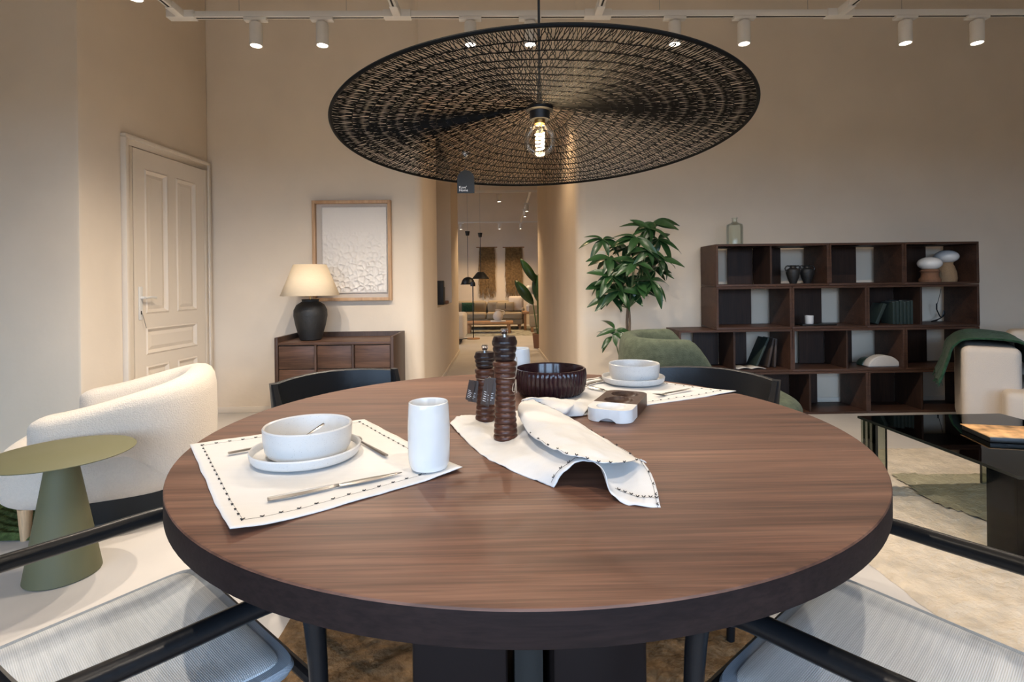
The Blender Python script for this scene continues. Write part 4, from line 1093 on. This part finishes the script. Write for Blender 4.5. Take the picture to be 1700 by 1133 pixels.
# ------------------------------------------------------------------ plant
def leaf_mesh(name,L,Wd,droop,seed):
    rnd=random.Random(seed); rows=[]; n=8
    for i in range(n+1):
        u=i/n; w=Wd*math.sin(PI*min(1,u*.96+.02))**.8*(1-.25*u); z=-droop*u*u*L
        fold=.25
        rows.append([(-w,u*L,z+w*fold),(-w*.5,u*L,z+w*fold*.35),(0,u*L,z),(w*.5,u*L,z+w*fold*.35),(w,u*L,z+w*fold)])
    m=MB().loft(rows); me=bpy.data.meshes.new(name); me.from_pydata([tuple(v) for v in m.v],[],m.f); me.materials.append(M['leaf']); me.shade_smooth(); return me
LEAVES=[leaf_mesh('leaf',.170,.036,.20,1),leaf_mesh('leaf',.185,.040,.4,2),leaf_mesh('leaf',.145,.034,.6,3),leaf_mesh('leaf',.20,.041,.55,4)]
def plant():
    y=4.22; base=on_y(1043,600,y)
    t=thing('potted_plant','tall leafy green plant with twisted trunk beside the passage','plant',(base.x,y,0))
    L=lambda px,py,dy=0: Vector((on_y(px,py,y+dy).x-base.x,dy,on_y(px,py,y+dy).z))
    MB().lathe([(0,0),(.11,0),(.13,.02),(.15,.26),(.145,.27),(.135,.262),(.13,.24),(0,.24)],36).build('pot',M['pot'],t,smooth=True)
    MB().lathe([(0,.2405),(.129,.2405),(.129,.236),(0,.236)],24).build('soil',M['soil'],t)
    top=L(1043,512)
    for ph in (0,PI):
        p=[]
        for i in range(24):
            f=i/23; q=Vector((0,0,.24)).lerp(top,f); p.append(q+Vector((.018*math.cos(ph+f*7)*(1-.5*f),.018*math.sin(ph+f*7),0)))
        MB().tube(p,[lerp(.013,.010,i/23) for i in range(24)],8).build('trunk',M['stem'],t,smooth=True)
    rnd=random.Random(5)
    def put_leaf(e,a,sc):
        nrm=Vector((rnd.uniform(-.5,.5),-rnd.uniform(.3,.9),rnd.uniform(.5,1))).normalized()      # leaves turn to the light
        d=Vector((math.cos(a),rnd.uniform(-.7,.3),math.sin(a)*.75-.15)); d=(d-nrm*d.dot(nrm)).normalized(); x=d.cross(nrm)
        o=bpy.data.objects.new('leaf',rnd.choice(LEAVES)); C.objects.link(o); o.parent=t
        o.matrix_local=Matrix.Translation(e) @ Matrix((x,d,nrm)).transposed().to_4x4() @ Matrix.Scale(sc,4)
    cl=[(1085,370,.02,5),(1078,380,-.05,5),(1001,398,.0,5),(1057,395,-.08,6),(1093,398,.05,6),(1040,410,.08,7),(1075,416,-.10,7),(1012,428,-.05,6),(1098,432,-.02,6),
        (1030,440,.10,6),(1055,436,-.12,7),(1085,446,.06,6),(1015,458,-.10,7),(1042,462,.06,7),(1002,470,.03,5),(1027,482,-.08,7),(1060,470,-.04,6),(1082,466,-.08,4),(1050,484,.04,5),(1014,492,0,4)]
    fork=top
    for (px,py,dy,n) in cl:
        e=L(px,py,dy); mid=fork.lerp(e,.5)+Vector((0,0,-.02))
        MB().tube(smooth_path([fork,mid,e],5),[lerp(.006,.0025,i/10) for i in range(11)],6).build('branch',M['gstem'],t,smooth=True)
        a0=rnd.random()*6.28; n+=3
        for k in range(n): put_leaf(e,a0+2*PI*k/n+rnd.uniform(-.35,.35),rnd.uniform(.72,1.05))
    # low side shoot
    s0=L(1040,590); e=L(1018,552,-.06)
    MB().tube(smooth_path([Vector((0,0,.25)),L(1030,600,-.03),e],6),.004,6).build('branch',M['gstem'],t,smooth=True)
    for k in range(9): put_leaf(e+Vector((rnd.uniform(-.025,.025),0,rnd.uniform(-.04,.04))),2*PI*k/9+rnd.uniform(-.2,.2),rnd.uniform(.6,.85))
plant()
# ------------------------------------------------------------------ cream sofa with throw
def sofa():
    y0=3.45
    x0=on_y(1596,600,y0).x; x1=on_y(1677,600,y0).x; zt=on_y(1636,574,y0).z
    t=thing('sofa','cream fabric sofa at the right edge with block arm','sofa',(x0,y0,0),math.radians(-38.5))
    aw=(x1-x0)*.90
    MB().box(0,aw,0,.95,.03,zt).build('arm',M['sofa'],t,bevel=.045,seg=5)
    sx=aw-.10; sz=on_y(1690,643,y0-.10).z
    MB().box(sx,sx+2.0,-.16,.80,.03,sz).build('seat',M['sofa'],t,bevel=.04,seg=5)
    MB().box(aw+.005,sx+2.0,.72,.98,.04,zt+.06).build('backrest',M['sofa'],t,bevel=.05,seg=5)
    for xx in (.04,aw+1.5):
        for yy in (.05,.80): MB().box(xx,xx+.05,yy,yy+.05,0,.035).build('foot',M['blackm'],t)
    return x0,y0,zt,aw,sz
fx,fy_,fz,fa,fsz=sofa()
def throw():
    # blanket over the arm: falls on its left, crosses the top and slides down to the seat on the right
    prof=[(-.105,.40),(-.085,.45),(-.062,.52),(-.045,.58),(-.030,.645),(.0,.690),(.06,.712),(.14,.716),(.22,.712),(.29,.700),(.325,.67),(.340,.60),(.350,.54),(.39,.49),(.50,.475),(.62,.472)]
    k=fz/.69
    P=smooth_path([(a*fa/.30,0,zz*k+(.012)) for a,zz in prof],4); rows=[]
    N=36
    for j in range(N+1):
        v=j/N; row=[]
        for i,p in enumerate(P):
            u=i/(len(P)-1)
            wave=.010*noise.noise(Vector((u*6,v*7,2)))+.008*math.sin(v*30+u*5)*(1-u*.3)
            end=.05*(noise.noise(Vector((v*5,0,7))))*(1-u)
            y=lerp(.015,.74,v)+.012*math.sin(u*6)
            out=Vector((-1,0,0)) if u<.3 else Vector((.2,0,1))
            q=Vector((p.x,y,p.z-end*(1 if u<.25 else 0)))+out*(abs(wave)+.006)
            row.append(q)
        rows.append(row)
    o=MB().loft(rows).build('throw_blanket',M['throw'],smooth=True,solid=.012); o.location=(fx,fy_,0); o.rotation_euler=(0,0,math.radians(-38.5))
    tag(o,'dark green fringed throw draped over the sofa arm','blanket')
    m=MB(); rr=random.Random(3)
    for j in range(60):
        p=rows[int(j/60*N)][0]; a=Vector((p.x+rr.uniform(-.01,.01),p.y+rr.uniform(-.01,.01),p.z+.01)); m.tube([a,a+Vector((rr.uniform(-.02,.01),rr.uniform(-.012,.012),-rr.uniform(.02,.045)))],.0022,4)
    f=m.build('fringe',M['throw'],o); f['kind']='stuff'
throw()
# ------------------------------------------------------------------ smoked glass coffee table, rug, book
def coffee_table():
    H=.38; g=.012; X0,X1,Y0,Y1=1.875,2.64,1.90,2.775
    t=thing('coffee_table','smoked glass coffee table on the cream rug','coffee table',(X0,Y0,.014))
    w,d=X1-X0,Y1-Y0; H-=.014
    def pane(x0,x1,y0,y1,z0,z1,nm):
        o=MB().box(x0,x1,y0,y1,z0,z1).build(nm,M['smoketop'] if nm=='glass_top' else M['smoke'],t)
        return o
    pane(0,w,0,d,H-g,H,'glass_top')
    m=MB(); e=.0022
    for x0,x1,y0,y1 in ((-e,0,-e,d+e),(w,w+e,-e,d+e),(0,w,-e,0),(0,w,d,d+e)): m.box(x0,x1,y0,y1,H-g,H)
    m.build('top_edge',M['smokeedge'],t)
    lw=.130
    for cx in (0,1):
        for cy in (0,1):
            xa=0 if cx==0 else w-g; 
            ya,yb=(0.02,lw) if cy==0 else (d-lw,d-.02)
            pane(xa,xa+g,ya,yb,0,H-g-.001,'leg_pane')
            xb0,xb1=(g+.001,lw) if cx==0 else (w-lw,w-g-.001)
            yy=ya if cy==0 else yb-g
            pane(xb0,xb1,yy,yy+g,0,H-g-.001,'leg_pane')
            mm=MB(); yi=yb if cy==0 else ya
            mm.box(xa,xa+g,yi-.001,yi+.001,0,H-g-.001).box((xb1 if cx==0 else xb0)-.001,(xb1 if cx==0 else xb0)+.001,yy,yy+g,0,H-g-.001)
            mm.build('leg_edge',M['smokeedge'],t)
    p=on_z(1620,712,.38+.034); 
    b=thing('photo_book','thick black book with orange photo cover on the coffee table','book',(p.x,p.y,.381),-.25)
    MB().box(0,.30,-.10,.11,0,.022).build('text_block',M['blackm'],b,bevel=.002)
    MB().box(-.004,.305,-.104,.114,.022,.026).build('cover',M['bookcover'],b,bevel=.001)
coffee_table()
def shag(name,x0,x1,y0,y1,mt,h,label,step=.02,amp=.008,edge=None):
    nx,ny=int((x1-x0)/step),int((y1-y0)/step); rows=[]
    for j in range(ny+1):
        row=[]
        for i in range(nx+1):
            e=min(i,nx-i,j,ny-j); x,y=lerp(x0,x1,i/nx),lerp(y0,y1,j/ny)
            wob=.012*noise.noise(Vector((x*12,y*12,1))) if e==0 else 0
            row.append((x-x0+wob,y-y0+wob,.001 if e==0 else h+amp*noise.noise(Vector((x*38,y*38,0)))+amp*.8*noise.noise(Vector((x*14,y*14,3)))))
        rows.append(row)
    o=MB().loft(rows).build(name,mt,smooth=True); o.location=(x0,y0,0)
    if label: tag(o,label,'rug')
    return o
cr=shag('cream_rug',1.405,4.9,.75,3.38,M['creamrug'],.013,'thick cream wool rug with sage colour block under the coffee table')
# woven-in darker colour block
def rug_block():
    pts=[on_z(px,py,.02) for px,py in ((1478,789),(1640,786),(1760,830),(1740,905),(1648,868),(1560,838))]
    poly=[(p.x-1.405,p.y-.75) for p in pts]
    xs=[p[0] for p in poly]; ys=[p[1] for p in poly]
    def inside(x,y):
        c=False; j=len(poly)-1
        for i in range(len(poly)):
            if (poly[i][1]>y)!=(poly[j][1]>y) and x<(poly[j][0]-poly[i][0])*(y-poly[i][1])/(poly[j][1]-poly[i][1])+poly[i][0]: c=not c
            j=i
        return c
    st=.02; m=MB(); idx={}
    nx=int((max(xs)-min(xs))/st)+1; ny=int((max(ys)-min(ys))/st)+1
    for i in range(nx):
        for j in range(ny):
            x,y=min(xs)+i*st,min(ys)+j*st
            wx=.03*noise.noise(Vector((x*4,y*4,9)))
            if inside(x+st/2+wx,y+st/2+wx):
                f=[]
                for a,b_ in ((0,0),(1,0),(1,1),(0,1)):
                    k=(i+a,j+b_)
                    if k not in idx:
                        X,Y=x+a*st,y+b_*st; idx[k]=len(m.v)
                        m.v.append((X,Y,.0215+.007*noise.noise(Vector((X*38,Y*38,4)))))
                    f.append(idx[k])
                m.f.append(tuple(f))
    m.build('colour_block',M['sagerug'],cr,smooth=True)
rug_block()
shag('shag_rug',-.72,.86,.55,2.25,M['brownrug'],.012,'brown shag rug under the dining table',.016,.009)

# ================================================================== PASSAGE AND THE FAR ROOM
WARM=(1,.70,.40)
def fill_lamp(x,y,z,e,label):
    t=thing('fill_lamp',label,'fill_lamp',(x,y,z),0,'added passage fill lamps')
    MB().lathe([(.042,0),(.055,0),(.055,-.006),(.042,-.006)],28).build('bezel',M['track'],t,smooth=True)
    MB().lathe([(0,-.002),(.041,-.002),(.041,-.0035),(0,-.0035)],24).build('lens',M['lens'],t)
    l=bpy.data.lights.new('fill_lamp_beam','SPOT'); l.energy=e; l.color=WARM; l.spot_size=math.radians(130); l.spot_blend=1; l.shadow_soft_size=.06
    o=bpy.data.objects.new('fill_lamp_beam',l); C.objects.link(o); o.parent=t; o.location=(0,0,-.02)
fill_lamp(.325,5.02,2.78,42,'added fill lamp in the passage ceiling, hidden behind the pendant socket')  # added lamp to light the passage walls, kept out of sight behind the socket
# books / vase on the niche ledge
p=on_y(738,503,6.2)
t=thing('niche_books','dark stacked ornaments on the passage niche ledge','ornament',(HL-.075,6.62,NZ+.0005))
MB().box(-.05,.05,-.05,.05,0,.30).build('tall_block',M['blackcer'],t,bevel=.006); MB().box(-.05,.05,.06,.12,0,.22).build('mid_block',M['blackcer'],t,bevel=.006); MB().box(-.06,.07,.14,.38,0,.04).build('wooden_dish',M['terra'],t,bevel=.008)
# far room tracks and spots
FZ=2.60
ft=thing('lighting_track','white ceiling track with spotlights in the far room','light track',(0,0,FZ))
ya=(FZ-CZ)/(on_y(830,318,1).z-CZ); yb=(FZ-CZ)/(on_y(830,369,1).z-CZ)
for y in (ya,yb):
    m=MB(); rail(m,(-2.5,y,0),(3,y,0)); m.build('rail',M['track'],ft)
xk=on_y(873,340,10.2).x
m=MB(); rail(m,(xk,ya,0),(xk,yb,0)); m.build('rail',M['track'],ft)
for x,y in ((-1.5,ya),(1.5,ya),(-1.5,yb),(1.5,yb)): MB().tube([(x,y,.01),(x,y,CEIL-FZ)],.002,5).build('suspension_wire',M['steel'],ft)
FG='white track spotlights in the far room'
for px,y,lab in ((829,ya,'far room track spotlight, middle of the nearer rail'),(872,ya+1.2,'far room track spotlight on the right side rail, nearer of two'),(872,ya+2.0,'far room track spotlight on the right side rail, farther of two'),
               (765,yb,'far room track spotlight at left end of the back rail'),(829,yb,'far room track spotlight above the gap between tapestries'),(864,yb,'far room track spotlight above the right tapestry')):
    x=on_y(px,360,y).x
    if px==872: x=xk
    put_spot(x,y,FZ,lab,FG,88,col=WARM,size=120,blend=1)
# sofa
SY=12.45
x0,x1=on_y(764,520,SY).x-.25,on_y(868,520,SY).x
zs=on_y(820,520,SY).z; zt=on_y(800,500,SY+.6).z
fs=thing('sofa','taupe three-seat sofa in the far room','sofa',(x0,SY,0)); w=x1-x0
MB().box(0,w,.05,.95,.12,zs-.14).build('base',M['farsofa'],fs,bevel=.03)
for i in range(2): MB().box(i*w/2+.005,(i+1)*w/2-.005,0,.7,zs-.15,zs).build('seat_cushion',M['farsofa'],fs,bevel=.05,seg=4)
for i in range(2): MB().box(i*w/2+.01,(i+1)*w/2-.01,.55,.85,zs-.02,zt).build('back_cushion',M['farsofa'],fs,bevel=.07,seg=4)
MB().box(-.16,0,.0,.95,.12,zs+.14).build('arm',M['farsofa'],fs,bevel=.05,seg=4); MB().box(w-.02,w+.05,.3,.95,.12,zs+.10).build('arm',M['farsofa'],fs,bevel=.03,seg=4)
MB().box(0,w,.80,.95,.12,zt-.08).build('back_frame',M['farsofa'],fs,bevel=.03)
for xx in (.02,w-.1):
    for yy in (.1,.8): MB().box(xx,xx+.06,yy,yy+.06,0,.12).build('leg',M['farwood'],fs)
def cushion(px,py,w_,h_,y,mt,lab,rot=0):
    p=on_y(px,py,y); m=MB(); rows=[]
    N=12
    for sgn in (1,-1):
        g=[]
        for j in range(N+1):
            g.append([((i/N-.5)*w_*(1-.10*abs(j/N-.5)*0),-sgn*.07*(max(0,(1-(2*i/N-1)**2))*max(0,(1-(2*j/N-1)**2)))**.45,j/N*h_) for i in range(N+1)])
        m.loft(g)
    o=m.build('cushion',mt,smooth=True); o.location=(p.x,y,zs+.03); o.rotation_euler=(-.25,rot,0); return o
tag(cushion(857,508,.36,.36,SY+.42,M['sofa'],''),'pale square cushion at right end of the far sofa','cushion')
c2=cushion(839,515,.42,.22,SY+.30,M['farsofa'],''); tag(c2,'small taupe cushion with dark stripe on the far sofa','cushion')
MB().box(-.008,.008,-.075,-.062,.04,.18).build('stripe',M['blackm'],c2)
tag(cushion(777,520,.30,.22,SY+.2,M['throw'],''),'dark green cushion at left of the far sofa','cushion')
# coffee table with jug and tray
cy=11.6; a,b_=on_y(770,536,cy),on_y(852,536,cy); zt_=a.z
ct=thing('wooden_coffee_table','low honey wood coffee table before the far sofa','coffee table',(a.x,cy,0)); w=b_.x-a.x
for k in range(4): MB().box(0,w,k*.13,k*.13+.124,zt_-.045,zt_).build('plank',M['farwood'],ct,bevel=.004)
for xx in (.06,w-.14):
    for yy in (.03,.40): MB().box(xx,xx+.08,yy,yy+.08,0,zt_-.045).build('leg',M['farwood'],ct,bevel=.004)
p=on_y(827,535,cy+.2)
o=MB().box(-.17,.17,-.1,.1,0,.02).build('serving_tray',M['white'],bevel=.006); o.location=(p.x,cy+.2,zt_+.001); tag(o,'flat pale tray on the far wooden coffee table','tray')
t=thing('jug','round cream clay jug on the far coffee table','jug',(p.x,cy+.2,zt_+.0215))
MB().lathe([(0,0),(.07,0),(.10,.04),(.115,.10),(.10,.16),(.06,.20),(.055,.22),(.07,.24),(.06,.24),(.045,.21),(0,.19)],24).build('body',M['sofa'],t,smooth=True)
MB().tube(smooth_path([(.06,0,.22),(.13,0,.21),(.14,0,.15),(.10,0,.12)],5),.012,8).build('handle',M['sofa'],t,smooth=True)
# striped rug
o=shag('far_rug',-2.6,1.9,11.05,13.6,mat('far_rug_pile',(.36,.34,.27),1,var=.5,vscale=9,bump=.5),.008,'grey green patterned rug under the far coffee table',.12,.003)
# hanging dome lamps and floor lamp
def shade_pendant(px,pyb,pyt,wpx,y,lab,dome):
    c=on_y(px,pyb,y); s=y/F; R=wpx/2*s; h=(pyb-pyt)*s
    t=thing('pendant_lamp',lab,'pendant lamp',(c.x,y,c.z),0,'black pendants in the far room')
    pr=[(R,0),(R*.97,h*.15),(R*.84,h*.52),(R*.60,h*.82),(R*.25,h*.98),(0,h)] if dome else [(R,0),(R*.95,h*.1),(R*.5,h*.82),(R*.36,h),(0,h)]
    MB().lathe(pr,32).build('shade',M['blackm'],t,smooth=True,solid=-.004)
    if dome: MB().lathe([(R*1.12,-.004),(R*.97,.012),(R*.97,.0),(R*1.12,-.008)],32).build('brim',M['blackm'],t,smooth=True)
    zc=2.19-c.z
    MB().tube([(0,0,h),(0,0,zc-.05)],.006,6).build('cord',M['blackm'],t)
    MB().lathe([(0,0),(.05,0),(.035,-.09),(0,-.1)],18,(0,0,zc)).build('canopy',M['blackm'],t,smooth=True)
    MB().tube([(0,0,zc-.01),(0,0,CEIL-c.z)],.0025,5).build('hanging_wire',M['steel'],t)
shade_pendant(777,472,460,23,11.0,'black dome pendant in the far room',True); shade_pendant(798,463,452,29,11.4,'black conical pendant before the left tapestry in far room',False)
y=10.55; p=on_y(786,561,y); t=thing('floor_lamp','slim black floor lamp with wooden foot in the far room','floor lamp',(p.x,y,0))
MB().lathe([(0,0),(.13,0),(.13,.02),(0,.025)],28).build('foot',M['farwood'],t,smooth=True)
MB().tube([(0,0,.02),(0,0,1.06)],.011,8).build('pole',M['blackm'],t,smooth=True)
MB().lathe([(0,0),(.05,0),(.045,.08),(0,.09)],20,(0,0,1.05)).build('head',M['blackm'],t,smooth=True)
MB().tube(smooth_path([(-.1,.05,.01),(-.25,0,.006),(-.32,-.06,.006),(-.2,-.1,.006)],5),.008,6).build('flex',M['blackm'],t)
# tapestries
def tapestry(pa,pb,lab,seed,frame_top=411,bottom=498):
    y=FARW-.02; a=on_y(pa,frame_top,y); b_=on_y(pb,frame_top,y); zb=on_y(pa,bottom,y).z; w=b_.x-a.x; h=a.z-zb
    t=thing('woven_tapestry',lab,'wall hanging',(a.x,y,a.z),0,'fibre tapestries')
    MB().tube([(-.07,0,0),(w+.07,0,0)],.014,8).build('rod',M['farwood'],t,smooth=True)
    MB().box(.01,w-.01,-.004,.008,-h*.78,-.01).build('backing',M['fibre'],t)
    rr=random.Random(seed); m=MB()
    for k in range(520):
        x=rr.random()*w; z0=-rr.choice((0,.06,.12,.2,.3,.4,.5,.62))*h; L=h*rr.uniform(.25,.42)
        zend=max(-h*rr.uniform(.93,1.0),z0-L); yy=-.012-rr.random()*.03
        m.tube([(x,-.012,z0),(x+rr.uniform(-.02,.02),yy-.01,(z0+zend)/2),(x+rr.uniform(-.035,.035),yy,zend)],.005,3)
    o=m.build('fibres',M['fibre'],t); o['kind']='stuff'
tapestry(795,821,'shaggy straw fibre wall hanging on far wall, left of two',1); tapestry(839,866,'shaggy straw fibre wall hanging on far wall, right of two',2)
# side table, lamp, armchair, big plant at right of far room
y=12.2; p=on_y(874,518,y); st=thing('wooden_side_table','honey wood side table right of the far sofa','side table',(p.x,y,0))
zt2=p.z; MB().box(-.08,.40,0,.5,zt2-.05,zt2).build('top',M['farwood'],st,bevel=.004)
for xx in (-.06,.10,.32):
    MB().box(xx,xx+.06,.03,.09,0,zt2-.05).build('leg',M['farwood'],st,bevel=.003)
p2=on_y(880,478,y+.2); t=thing('table_lamp','small white shaded lamp on side table beyond the passage','table lamp',(p2.x,y+.2,zt2+.001))
MB().lathe([(0,0),(.09,0),(.10,.12),(.05,.20),(.02,.24),(0,.24)],24).build('base',M['whitestone'],t,smooth=True)
MB().tube([(0,0,.2),(0,0,.45)],.008,8).build('stem',M['brass'],t)
MB().lathe([(.10,.40),(.07,.60)],28).build('shade',M['white'],t,smooth=True,solid=.003)
y=12.0; p=on_y(882,530,y); t=thing('far_armchair','taupe armchair at the right edge of the passage opening','armchair',(p.x,y-.3,0))
MB().box(-.05,.7,0,.25,.12,.40).build('seat',M['farsofa'],t,bevel=.04,seg=3); MB().box(-.05,.7,.19,.27,.25,.60).build('backrest',M['farsofa'],t,bevel=.03,seg=3)
for xx in (-.02,.6):
    for yy in (.02,.2): MB().box(xx,xx+.05,yy,yy+.05,0,.13).build('leg',M['farwood'],t)
y=9.6; p=on_y(767,540,y); t=thing('white_armchair','white armchair partly hidden by the left passage wall','armchair',(p.x-.62,y,0))
zc=on_y(767,521,y).z
MB().box(0,.62+.05,0,.7,.10,zc).build('body',M['boucle'],t,bevel=.06,seg=4)
for xx in (.08,.52):
    for yy in (.06,.6): MB().box(xx,xx+.05,yy,yy+.05,0,.11).build('leg',M['blackm'],t)
def banana_plant():
    y=9.0; base=on_y(893,578,y)
    t=thing('broad_leaf_plant','broad-leaved plant in brown pot behind right passage wall','plant',(base.x+.06,y,0))
    z1=on_y(890,554,y).z
    MB().lathe([(0,0),(.13,0),(.15,z1),(.13,z1),(.12,z1-.03),(0,z1-.03)],28).build('pot',M['terra'],t,smooth=True)
    L=lambda px,py,dy=0:Vector((on_y(px,py,y+dy).x-base.x-.06,dy,on_y(px,py,y+dy).z))
    for st_,mid,tip,wd in ((L(893,560),L(885,505),L(855,466,-.05),.085),(L(894,560),L(891,470),L(864,430,.05),.07),(L(894,560),L(893,500,.05),L(889,455,.08),.08),(L(895,560),L(897,500),L(897,450,-.05),.08),(L(896,560),L(905,480),L(920,440),.08)):
        stem=smooth_path([st_,st_.lerp(mid,.5),mid],6)
        MB().tube(stem,.010,6).build('stalk',M['gstem'],t,smooth=True)
        d=(tip-mid); rows=[]; s_=d.cross(Vector((0,1,.15))).normalized(); 
        for i in range(11):
            u=i/10; w_=wd*math.sin(PI*min(1,.04+.95*u))**.7; c=mid.lerp(tip,u)+Vector((0,-.05*math.sin(PI*u),0))
            rows.append([c-s_*w_+Vector((0,.03,0)),c-s_*w_*.5+Vector((0,.01,0)),c,c+s_*w_*.5+Vector((0,.01,0)),c+s_*w_+Vector((0,.03,0))])
        MB().loft(rows).build('leaf',M['leaf'],t,smooth=True,solid=.003)
banana_plant()
